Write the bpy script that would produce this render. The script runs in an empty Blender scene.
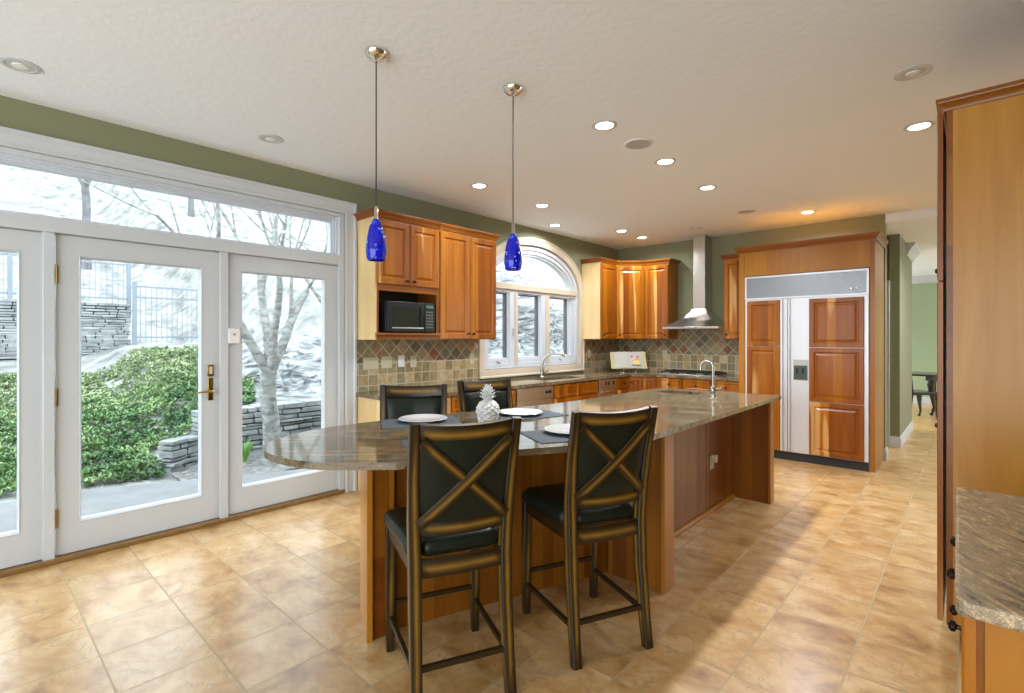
import bpy, bmesh, math, random
from mathutils import Vector, Matrix, noise
from mathutils.geometry import tessellate_polygon
random.seed(7)
R = math.radians
SC = bpy.context.scene
COL = SC.collection
# ------------------------------------------------------------------ camera
F_PX, HORIZON, CAM_H = 505.0, 338.0, 1.40
YAW = math.atan2(460, 505)
cd = bpy.data.cameras.new('camera')
cd.sensor_fit = 'HORIZONTAL'; cd.sensor_width = 36.0
cd.lens = 36.0 * F_PX / 1024.0
cd.shift_y = (HORIZON - 346.5) / 1024.0
cd.clip_start = 0.05; cd.clip_end = 400
cam = bpy.data.objects.new('camera', cd); COL.objects.link(cam)
cam.location = (0, 0, CAM_H)
cam.rotation_euler = (R(90), 0, YAW)
SC.camera = cam
# ------------------------------------------------------------------ world, light, exposure
SKY = 4.7
CAN_W = 18.0
EXPOSURE = 0.33
w = bpy.data.worlds.new('overcast_sky'); SC.world = w; w.use_nodes = True
wn = w.node_tree.nodes; wl = w.node_tree.links
bg = wn['Background']; bg.inputs['Strength'].default_value = SKY
tcw = wn.new('ShaderNodeTexCoord'); sxw = wn.new('ShaderNodeSeparateXYZ')
crw = wn.new('ShaderNodeValToRGB')
wl.new(tcw.outputs['Generated'], sxw.inputs[0]); wl.new(sxw.outputs['Z'], crw.inputs[0])
crw.color_ramp.elements[0].position = 0.0; crw.color_ramp.elements[0].color = (0.86, 0.94, 1.0, 1)
crw.color_ramp.elements[1].position = 1.0; crw.color_ramp.elements[1].color = (0.76, 0.88, 1.0, 1)
wl.new(crw.outputs[0], bg.inputs['Color'])
vs = SC.view_settings
vs.view_transform = 'Standard'; vs.look = 'None'; vs.gamma = 1.0; vs.exposure = EXPOSURE
vs.use_curve_mapping = False
SC.cycles.use_denoising = True
SC.cycles.max_bounces = 10; SC.cycles.diffuse_bounces = 5; SC.cycles.glossy_bounces = 5
SC.cycles.transparent_max_bounces = 16; SC.cycles.transmission_bounces = 8
SC.cycles.sample_clamp_indirect = 6.0
SC.cycles.caustics_reflective = False; SC.cycles.caustics_refractive = False

# ------------------------------------------------------------------ materials
def new_mat(name):
    m = bpy.data.materials.new(name); m.use_nodes = True
    return m, m.node_tree.nodes, m.node_tree.links, m.node_tree.nodes['Principled BSDF']

def plain(name, col, rough=0.5, metal=0.0, coat=0.0, spec=0.5, bump=0.0, bscale=60, emis=None, estr=0, var=0.0, aniso=0.0):
    m, n, l, p = new_mat(name)
    p.inputs['Base Color'].default_value = (*col, 1)
    p.inputs['Roughness'].default_value = rough
    p.inputs['Metallic'].default_value = metal
    p.inputs['Coat Weight'].default_value = coat
    p.inputs['Specular IOR Level'].default_value = spec
    if aniso: p.inputs['Anisotropic'].default_value = aniso
    tc = n.new('ShaderNodeTexCoord')
    if bump or var:
        nz = n.new('ShaderNodeTexNoise'); nz.inputs['Scale'].default_value = bscale; nz.inputs['Detail'].default_value = 4
        l.new(tc.outputs['Object'], nz.inputs['Vector'])
        if bump:
            b = n.new('ShaderNodeBump'); b.inputs['Strength'].default_value = bump; b.inputs['Distance'].default_value = 0.01
            l.new(nz.outputs['Fac'], b.inputs['Height']); l.new(b.outputs[0], p.inputs['Normal'])
        if var:
            mx = n.new('ShaderNodeMix'); mx.data_type = 'RGBA'
            mx.inputs['A'].default_value = (*[c * (1 - var) for c in col], 1)
            mx.inputs['B'].default_value = (*[min(1, c * (1 + var)) for c in col], 1)
            l.new(nz.outputs['Fac'], mx.inputs['Factor']); l.new(mx.outputs['Result'], p.inputs['Base Color'])
    if emis:
        p.inputs['Emission Color'].default_value = (*emis, 1); p.inputs['Emission Strength'].default_value = estr
    return m

def MATH(n, l, op, a, b=None, c=None):
    x = n.new('ShaderNodeMath'); x.operation = op
    for i, v in enumerate((a, b, c)):
        if v is None: continue
        if isinstance(v, (int, float)): x.inputs[i].default_value = v
        else: l.new(v, x.inputs[i])
    return x.outputs[0]

def RAMP(n, l, fac, stops, interp='LINEAR'):
    r = n.new('ShaderNodeValToRGB'); cr = r.color_ramp; cr.interpolation = interp
    while len(cr.elements) > 1: cr.elements.remove(cr.elements[-1])
    cr.elements[0].position = stops[0][0]; cr.elements[0].color = (*stops[0][1], 1)
    for p_, c_ in stops[1:]:
        e = cr.elements.new(p_); e.color = (*c_, 1)
    l.new(fac, r.inputs[0]); return r.outputs[0]

def MIX(n, l, fac, a, b, mode='MIX'):
    x = n.new('ShaderNodeMix'); x.data_type = 'RGBA'; x.blend_type = mode
    for key, v in (('Factor', fac), ('A', a), ('B', b)):
        if isinstance(v, (int, float)): x.inputs[key].default_value = v
        elif isinstance(v, tuple): x.inputs[key].default_value = (*v, 1)
        else: l.new(v, x.inputs[key])
    return x.outputs['Result']

def wood(name, dark, mid, light, boardw=0.085, horiz=False, rough=0.32, coat=0.25, sap=0.0, gloss_var=True):
    """natural cherry: boards of slightly different tone, long grain, pale sapwood streaks"""
    m, n, l, p = new_mat(name)
    tc = n.new('ShaderNodeTexCoord'); sp = n.new('ShaderNodeSeparateXYZ'); l.new(tc.outputs['Object'], sp.inputs[0])
    oi = n.new('ShaderNodeObjectInfo')
    xy = MATH(n, l, 'ADD', sp.outputs['X'], sp.outputs['Y'])
    U, V = (sp.outputs['Z'], xy) if horiz else (xy, sp.outputs['Z'])
    rnd = MATH(n, l, 'MULTIPLY', oi.outputs['Random'], 37.0)
    bid = MATH(n, l, 'FLOOR', MATH(n, l, 'ADD', MATH(n, l, 'DIVIDE', U, boardw), rnd))
    wnz = n.new('ShaderNodeTexWhiteNoise'); wnz.noise_dimensions = '1D'; l.new(bid, wnz.inputs['W'])
    cv = n.new('ShaderNodeCombineXYZ')
    l.new(MATH(n, l, 'MULTIPLY', U, 16.0), cv.inputs[0]); l.new(MATH(n, l, 'MULTIPLY', V, 1.3), cv.inputs[1])
    l.new(MATH(n, l, 'ADD', MATH(n, l, 'MULTIPLY', bid, 3.7), rnd), cv.inputs[2])
    nz = n.new('ShaderNodeTexNoise'); nz.inputs['Scale'].default_value = 1.0; nz.inputs['Detail'].default_value = 5
    nz.inputs['Distortion'].default_value = 0.6; l.new(cv.outputs[0], nz.inputs['Vector'])
    cv2 = n.new('ShaderNodeCombineXYZ')
    l.new(MATH(n, l, 'MULTIPLY', U, 9.0), cv2.inputs[0]); l.new(MATH(n, l, 'MULTIPLY', V, 0.8), cv2.inputs[1])
    l.new(MATH(n, l, 'ADD', bid, 11.3), cv2.inputs[2])
    nz2 = n.new('ShaderNodeTexNoise'); nz2.inputs['Scale'].default_value = 1.0; nz2.inputs['Detail'].default_value = 1
    l.new(cv2.outputs[0], nz2.inputs['Vector'])
    tone = MATH(n, l, 'ADD', MATH(n, l, 'MULTIPLY', wnz.outputs['Value'], 0.55), MATH(n, l, 'MULTIPLY', nz.outputs['Fac'], 0.55))
    colr = RAMP(n, l, tone, [(0.15, dark), (0.5, mid), (0.9, light)])
    if sap:
        sf = RAMP(n, l, nz2.outputs['Fac'], [(0.60, (0, 0, 0)), (0.66, (1, 1, 1))])
        gate = MATH(n, l, 'GREATER_THAN', wnz.outputs['Value'], 1 - sap)
        f = MATH(n, l, 'MULTIPLY', MATH(n, l, 'MULTIPLY', sf, gate), 0.5)
        colr = MIX(n, l, f, colr, (0.78, 0.50, 0.20))
    l.new(colr, p.inputs['Base Color'])
    p.inputs['Roughness'].default_value = rough; p.inputs['Specular IOR Level'].default_value = 0.32
    p.inputs['Coat Weight'].default_value = coat; p.inputs['Coat Roughness'].default_value = 0.18
    return m

def thin_glass(name, tint=(1, 1, 1), refl=0.08, rough=0.0):
    m = bpy.data.materials.new(name); m.use_nodes = True
    n, l = m.node_tree.nodes, m.node_tree.links; n.clear()
    o = n.new('ShaderNodeOutputMaterial'); t = n.new('ShaderNodeBsdfTransparent'); g = n.new('ShaderNodeBsdfGlossy')
    t.inputs[0].default_value = (*tint, 1); g.inputs['Roughness'].default_value = rough
    fr = n.new('ShaderNodeFresnel'); fr.inputs[0].default_value = 1.45
    mx = n.new('ShaderNodeMixShader'); ge = n.new('ShaderNodeNewGeometry'); l.new(MATH(n, l, 'MULTIPLY', MATH(n, l, 'MULTIPLY', fr.outputs[0], 0.8), MATH(n, l, 'SUBTRACT', 1.0, ge.outputs['Backfacing'])), mx.inputs[0]); l.new(t.outputs[0], mx.inputs[1]); l.new(g.outputs[0], mx.inputs[2])
    l.new(mx.outputs[0], o.inputs[0]); return m

def floor_tile(name='tile_floor'):
    m, n, l, p = new_mat(name)
    S = 0.3485
    tc = n.new('ShaderNodeTexCoord'); sp = n.new('ShaderNodeSeparateXYZ'); l.new(tc.outputs['Object'], sp.inputs[0])
    u = MATH(n, l, 'DIVIDE', MATH(n, l, 'ADD', sp.outputs['X'], 3.876 + S * 40), S)
    v = MATH(n, l, 'DIVIDE', MATH(n, l, 'ADD', sp.outputs['Y'], -1.119 + S * 40), S)
    fu, fv = MATH(n, l, 'FRACT', u), MATH(n, l, 'FRACT', v)
    du = MATH(n, l, 'MINIMUM', fu, MATH(n, l, 'SUBTRACT', 1.0, fu))
    dv = MATH(n, l, 'MINIMUM', fv, MATH(n, l, 'SUBTRACT', 1.0, fv))
    d = MATH(n, l, 'MINIMUM', du, dv)
    grout = MATH(n, l, 'LESS_THAN', d, 0.0115)
    cb = n.new('ShaderNodeCombineXYZ'); l.new(MATH(n, l, 'FLOOR', u), cb.inputs[0]); l.new(MATH(n, l, 'FLOOR', v), cb.inputs[1])
    wn_ = n.new('ShaderNodeTexWhiteNoise'); wn_.noise_dimensions = '3D'; l.new(cb.outputs[0], wn_.inputs['Vector'])
    va = n.new('ShaderNodeVectorMath'); va.operation = 'MULTIPLY_ADD'
    l.new(wn_.outputs['Color'], va.inputs[0]); va.inputs[1].default_value = (9, 9, 9); l.new(tc.outputs['Object'], va.inputs[2])
    st = n.new('ShaderNodeMapping'); st.inputs['Scale'].default_value = (2.6, 3.6, 1); l.new(va.outputs[0], st.inputs[0])
    nz = n.new('ShaderNodeTexNoise'); nz.inputs['Scale'].default_value = 1.8; nz.inputs['Detail'].default_value = 9
    nz.inputs['Roughness'].default_value = 0.62; nz.inputs['Distortion'].default_value = 0.4; l.new(st.outputs[0], nz.inputs['Vector'])
    base = RAMP(n, l, nz.outputs['Fac'], [(0.30, (0.27, 0.13, 0.04)), (0.43, (0.45, 0.25, 0.088)), (0.55, (0.56, 0.35, 0.15)), (0.70, (0.64, 0.45, 0.25))])
    tone = MATH(n, l, 'ADD', 0.93, MATH(n, l, 'MULTIPLY', wn_.outputs['Value'], 0.12))
    vm = n.new('ShaderNodeVectorMath'); vm.operation = 'SCALE'; l.new(base, vm.inputs[0]); l.new(tone, vm.inputs['Scale'])
    # fine dark slate-like scratches
    vo = n.new('ShaderNodeTexNoise'); vo.inputs['Scale'].default_value = 4.5; vo.inputs['Detail'].default_value = 7
    vo.inputs['Distortion'].default_value = 2.5; l.new(va.outputs[0], vo.inputs['Vector'])
    vein = MATH(n, l, 'ABSOLUTE', MATH(n, l, 'SUBTRACT', vo.outputs['Fac'], 0.5))
    vf = MATH(n, l, 'MULTIPLY', MATH(n, l, 'LESS_THAN', vein, 0.010), MATH(n, l, 'GREATER_THAN', nz.outputs['Fac'], 0.5))
    c2 = MIX(n, l, MATH(n, l, 'MULTIPLY', vf, 0.6), vm.outputs[0], (0.30, 0.19, 0.11))
    c3 = MIX(n, l, grout, c2, (0.40, 0.29, 0.15))
    l.new(c3, p.inputs['Base Color'])
    rg = MATH(n, l, 'ADD', 0.30, MATH(n, l, 'MULTIPLY', grout, 0.4)); l.new(rg, p.inputs['Roughness']); p.inputs['Coat Weight'].default_value = 0.25; p.inputs['Coat Roughness'].default_value = 0.22
    h = MATH(n, l, 'ADD', MATH(n, l, 'MULTIPLY', vo.outputs['Fac'], 0.5), MATH(n, l, 'MULTIPLY', grout, -0.8))
    b = n.new('ShaderNodeBump'); b.inputs['Strength'].default_value = 0.35; b.inputs['Distance'].default_value = 0.004
    l.new(h, b.inputs['Height']); l.new(b.outputs[0], p.inputs['Normal'])
    return m

def slate_splash(name):
    m, n, l, p = new_mat(name)
    tc = n.new('ShaderNodeTexCoord'); sp = n.new('ShaderNodeSeparateXYZ'); l.new(tc.outputs['Object'], sp.inputs[0])
    u = MATH(n, l, 'ADD', MATH(n, l, 'ADD', sp.outputs['X'], sp.outputs['Y']), 20.0)
    z = sp.outputs['Z']
    def cell(a, b, off):
        fa, fb = MATH(n, l, 'FRACT', a), MATH(n, l, 'FRACT', b)
        da = MATH(n, l, 'MINIMUM', fa, MATH(n, l, 'SUBTRACT', 1.0, fa)); db = MATH(n, l, 'MINIMUM', fb, MATH(n, l, 'SUBTRACT', 1.0, fb))
        cb = n.new('ShaderNodeCombineXYZ'); l.new(MATH(n, l, 'FLOOR', a), cb.inputs[0]); l.new(MATH(n, l, 'FLOOR', b), cb.inputs[1]); cb.inputs[2].default_value = off
        w_ = n.new('ShaderNodeTexWhiteNoise'); w_.noise_dimensions = '3D'; l.new(cb.outputs[0], w_.inputs['Vector'])
        return MATH(n, l, 'LESS_THAN', MATH(n, l, 'MINIMUM', da, db), 0.045), w_.outputs['Value']
    g1, r1 = cell(MATH(n, l, 'DIVIDE', u, 0.104), MATH(n, l, 'DIVIDE', MATH(n, l, 'ADD', z, -0.845 + 0.104 * 10), 0.104), 1)
    D = 0.156
    zz = MATH(n, l, 'ADD', z, -1.157 + D * 20)
    g2, r2 = cell(MATH(n, l, 'DIVIDE', MATH(n, l, 'ADD', u, zz), D), MATH(n, l, 'DIVIDE', MATH(n, l, 'SUBTRACT', u, zz), D), 5)
    up = MATH(n, l, 'GREATER_THAN', z, 1.157)
    edge = MATH(n, l, 'LESS_THAN', MATH(n, l, 'ABSOLUTE', MATH(n, l, 'SUBTRACT', z, 1.157)), 0.005)
    g = MIX(n, l, up, g1, g2); rr = MIX(n, l, up, r1, r2)
    g = MATH(n, l, 'MAXIMUM', g, edge)
    cl1 = RAMP(n, l, rr, [(0.0, (0.263, 0.201, 0.094)), (0.2, (0.370, 0.274, 0.133)), (0.4, (0.291, 0.245, 0.133)), (0.6, (0.470, 0.353, 0.187)), (0.8, (0.230, 0.186, 0.094)), (0.9, (0.515, 0.402, 0.234))], 'CONSTANT')
    cl2 = RAMP(n, l, rr, [(0.0, (0.291, 0.235, 0.117)), (0.20, (0.269, 0.113, 0.051)), (0.29, (0.207, 0.191, 0.117)), (0.46, (0.403, 0.294, 0.148)), (0.62, (0.162, 0.147, 0.086)), (0.76, (0.291, 0.250, 0.140)), (0.9, (0.336, 0.216, 0.101))], 'CONSTANT')
    cl = MIX(n, l, up, cl1, cl2)
    nz = n.new('ShaderNodeTexNoise'); nz.inputs['Scale'].default_value = 22; nz.inputs['Detail'].default_value = 5
    l.new(tc.outputs['Object'], nz.inputs['Vector'])
    cl = MIX(n, l, 0.55, cl, RAMP(n, l, nz.outputs['Fac'], [(0.3, (0.25, 0.25, 0.25)), (0.7, (0.75, 0.72, 0.66))]), 'OVERLAY')
    cl = MIX(n, l, g, cl, (0.50, 0.46, 0.34))
    l.new(cl, p.inputs['Base Color']); p.inputs['Roughness'].default_value = 0.45
    b = n.new('ShaderNodeBump'); b.inputs['Strength'].default_value = 0.5; b.inputs['Distance'].default_value = 0.004
    l.new(MATH(n, l, 'SUBTRACT', nz.outputs['Fac'], g), b.inputs['Height']); l.new(b.outputs[0], p.inputs['Normal'])
    return m

def granite(name, stops, rot=0.5, rough=0.07, sc=1.0, st=22, dist=1.8):
    m, n, l, p = new_mat(name)
    tc = n.new('ShaderNodeTexCoord')
    m0 = n.new('ShaderNodeMapping'); m0.inputs['Rotation'].default_value = (0, 0, -rot); l.new(tc.outputs['Object'], m0.inputs[0])
    mp = n.new('ShaderNodeMapping'); mp.inputs['Scale'].default_value = (2.6 * sc, st * sc, 8 * sc); l.new(m0.outputs[0], mp.inputs[0])
    a = n.new('ShaderNodeTexNoise'); a.inputs['Scale'].default_value = 1.0; a.inputs['Detail'].default_value = 8
    a.inputs['Roughness'].default_value = 0.68; a.inputs['Distortion'].default_value = dist; l.new(mp.outputs[0], a.inputs['Vector'])
    c = n.new('ShaderNodeTexNoise'); c.inputs['Scale'].default_value = 160 * sc; c.inputs['Detail'].default_value = 3; l.new(tc.outputs['Object'], c.inputs['Vector'])
    f = MATH(n, l, 'ADD', MATH(n, l, 'MULTIPLY', a.outputs['Fac'], 0.72), MATH(n, l, 'MULTIPLY', c.outputs['Fac'], 0.28))
    l.new(RAMP(n, l, f, stops), p.inputs['Base Color'])
    p.inputs['Roughness'].default_value = rough; p.inputs['Specular IOR Level'].default_value = 0.6
    return m

def grille_mat(name):
    m, n, l, p = new_mat(name)
    tc = n.new('ShaderNodeTexCoord'); sp = n.new('ShaderNodeSeparateXYZ'); l.new(tc.outputs['Object'], sp.inputs[0])
    f = MATH(n, l, 'FRACT', MATH(n, l, 'MULTIPLY', sp.outputs['Z'], 90.0))
    k = MATH(n, l, 'LESS_THAN', f, 0.45)
    l.new(MIX(n, l, k, (0.36, 0.37, 0.39), (0.08, 0.085, 0.095)), p.inputs['Base Color'])
    p.inputs['Metallic'].default_value = 0.8; p.inputs['Roughness'].default_value = 0.35
    return m

def rubbed(name, dark, gold):
    m, n, l, p = new_mat(name)
    at = n.new('ShaderNodeAttribute'); at.attribute_name = 'rub'
    tc = n.new('ShaderNodeTexCoord'); nz = n.new('ShaderNodeTexNoise'); nz.inputs['Scale'].default_value = 9; nz.inputs['Detail'].default_value = 4
    l.new(tc.outputs['Object'], nz.inputs['Vector'])
    f = MATH(n, l, 'MULTIPLY', MATH(n, l, 'POWER', at.outputs['Fac'], 1.9), MATH(n, l, 'ADD', 0.35, MATH(n, l, 'MULTIPLY', nz.outputs['Fac'], 0.9)))
    l.new(MIX(n, l, f, dark, gold), p.inputs['Base Color'])
    p.inputs['Roughness'].default_value = 0.36; p.inputs['Specular IOR Level'].default_value = 0.4
    return m

def noise_mat(name, stops, scale=3, detail=6, rough=0.9, bump=0.5, bdist=0.05, stretch=(1, 1, 1), distort=0.5):
    m, n, l, p = new_mat(name)
    tc = n.new('ShaderNodeTexCoord'); mp = n.new('ShaderNodeMapping'); mp.inputs['Scale'].default_value = stretch
    l.new(tc.outputs['Object'], mp.inputs[0])
    nz = n.new('ShaderNodeTexNoise'); nz.inputs['Scale'].default_value = scale; nz.inputs['Detail'].default_value = detail; nz.inputs['Distortion'].default_value = distort
    l.new(mp.outputs[0], nz.inputs['Vector']); l.new(RAMP(n, l, nz.outputs['Fac'], stops), p.inputs['Base Color'])
    p.inputs['Roughness'].default_value = rough
    b = n.new('ShaderNodeBump'); b.inputs['Strength'].default_value = bump; b.inputs['Distance'].default_value = bdist
    l.new(nz.outputs['Fac'], b.inputs['Height']); l.new(b.outputs[0], p.inputs['Normal'])
    return m

M = {}
M['floor'] = floor_tile()
M['splash'] = slate_splash('slate_tile')
M['ceiling'] = plain('ceiling_plaster', (0.84, 0.895, 0.96), 0.85, bump=0.25, bscale=22)
M['sage'] = plain('sage_green_paint', (0.225, 0.230, 0.132), 0.7, bump=0.05, bscale=120)
M['sage2'] = plain('pale_green_paint', (0.36, 0.46, 0.29), 0.7)
M['white'] = plain('white_trim_paint', (0.56, 0.59, 0.62), 0.35)
M['white2'] = plain('white_window_vinyl', (0.58, 0.62, 0.68), 0.35)
M['cream'] = plain('cream_casing_paint', (0.60, 0.52, 0.41), 0.4)
M['oak'] = plain('oak_threshold', (0.22, 0.12, 0.035), 0.4, var=0.3, bscale=30)
M['glass'] = thin_glass('window_glass', (0.97, 0.985, 0.98))
M['wood'] = wood('cherry_door', (0.15, 0.033, 0.001), (0.265, 0.074, 0.002), (0.40, 0.145, 0.007), sap=0.55, coat=0.12)
M['wood_h'] = wood('cherry_rail', (0.15, 0.036, 0.003), (0.24, 0.070, 0.005), (0.33, 0.115, 0.010), coat=0.12, horiz=True, boardw=0.4)
M['wood_side'] = wood('cherry_panel', (0.27, 0.090, 0.006), (0.36, 0.138, 0.010), (0.45, 0.195, 0.020), coat=0.12, boardw=0.3)
M['wood_daylit'] = wood('daylit_wood_panel', (0.62, 0.42, 0.18), (0.70, 0.50, 0.24), (0.78, 0.58, 0.30), boardw=0.25)  # wood side panels with daylight painted in as a paler colour
M['wood_island'] = wood('island_cherry', (0.13, 0.036, 0.003), (0.22, 0.070, 0.005), (0.31, 0.115, 0.010), boardw=0.09, coat=0.1)
M['wood_pantry'] = wood('pantry_panel_cherry', (0.42, 0.17, 0.02), (0.58, 0.28, 0.045), (0.76, 0.44, 0.12), boardw=0.33, coat=0.1)
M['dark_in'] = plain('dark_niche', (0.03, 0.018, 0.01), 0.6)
M['granite'] = granite('island_granite', [(0.34, (0.022, 0.02, 0.017)), (0.43, (0.08, 0.065, 0.042)), (0.49, (0.20, 0.145, 0.08)), (0.53, (0.13, 0.10, 0.065)), (0.58, (0.30, 0.22, 0.125)), (0.68, (0.44, 0.33, 0.20))], rot=0.73, st=20, dist=1.0)
M['granite2'] = granite('counter_granite', [(0.36, (0.03, 0.038, 0.042)), (0.44, (0.14, 0.135, 0.12)), (0.48, (0.36, 0.25, 0.13)), (0.52, (0.20, 0.17, 0.12)), (0.57, (0.50, 0.36, 0.20)), (0.66, (0.60, 0.46, 0.30))], rot=-0.95, rough=0.2, sc=2.4, st=8, dist=3.0)
M['steel'] = plain('brushed_steel', (0.62, 0.60, 0.56), 0.28, 1.0)
M['steel_warm'] = plain('appliance_steel', (0.50, 0.42, 0.30), 0.35, 0.9)
M['silver'] = plain('silver_panel', (0.66, 0.67, 0.70), 0.35, 0.35)
M['grille'] = grille_mat('fridge_grille')
M['chrome'] = plain('chrome', (0.80, 0.79, 0.76), 0.08, 1.0)
M['nickel'] = plain('brushed_nickel', (0.42, 0.40, 0.36), 0.22, 1.0)
M['brass'] = plain('aged_brass', (0.42, 0.30, 0.10), 0.25, 1.0)
M['bronze'] = plain('oil_bronze', (0.035, 0.025, 0.018), 0.3, 0.7)
M['black'] = plain('black_plastic', (0.010, 0.011, 0.012), 0.35, spec=0.3)
M['black_matte'] = plain('black_matte', (0.02, 0.02, 0.02), 0.55)
M['iron'] = plain('cast_iron', (0.02, 0.02, 0.02), 0.5, 0.4)
M['darkglass'] = plain('dark_oven_glass', (0.025, 0.028, 0.022), 0.05)
M['leather'] = plain('black_leather', (0.009, 0.013, 0.008), 0.33, spec=0.28, bump=0.12, bscale=160)
M['stoolwood'] = rubbed('antiqued_wood', (0.018, 0.010, 0.003), (0.30, 0.155, 0.02))
M['mat'] = plain('woven_slate_mat', (0.055, 0.075, 0.095), 0.7, bump=0.5, bscale=260)
M['ceramic'] = plain('white_ceramic', (0.68, 0.68, 0.67), 0.25, coat=0.3)
M['plate'] = plain('white_china', (0.60, 0.60, 0.60), 0.18, coat=0.4)
M['blueglass'] = None
M['plate_beige'] = plain('beige_switchplate', (0.56, 0.52, 0.36), 0.45)
M['plate_white'] = plain('white_switchplate', (0.78, 0.78, 0.76), 0.4)
M['lens'] = plain('lamp_lens', (1, 1, 1), 0.5, emis=(1.0, 0.93, 0.80), estr=14)
M['grey'] = plain('speaker_grille', (0.46, 0.47, 0.47), 0.8, bump=0.3, bscale=300)
M['canin'] = plain('can_reflector', (0.55, 0.57, 0.56), 0.4)
M['dwood'] = plain('dark_mahogany', (0.018, 0.010, 0.008), 0.25, coat=0.3)
M['woodfloor'] = wood('oak_floor', (0.45, 0.24, 0.07), (0.60, 0.34, 0.11), (0.70, 0.42, 0.16), boardw=0.09, rough=0.3)
M['paper'] = plain('book_paper', (0.40, 0.38, 0.34), 0.7)
M['bookcover'] = plain('book_cover_cream', (0.42, 0.37, 0.17), 0.5)
def blue_glass():
    m, n, l, p = new_mat('cobalt_glass')
    tc = n.new('ShaderNodeTexCoord'); nz = n.new('ShaderNodeTexNoise'); nz.inputs['Scale'].default_value = 26
    l.new(tc.outputs['Object'], nz.inputs['Vector'])
    c0 = RAMP(n, l, nz.outputs['Fac'], [(0.3, (0.001, 0.002, 0.30)), (0.6, (0.002, 0.008, 0.75)), (0.8, (0.01, 0.12, 0.9))])
    lw = n.new('ShaderNodeLayerWeight'); lw.inputs[0].default_value = 0.45
    l.new(MIX(n, l, lw.outputs['Facing'], c0, (0.002, 0.002, 0.03)), p.inputs['Base Color'])
    p.inputs['Roughness'].default_value = 0.08; p.inputs['Specular IOR Level'].default_value = 0.5
    return m
M['blueglass'] = blue_glass()

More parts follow.
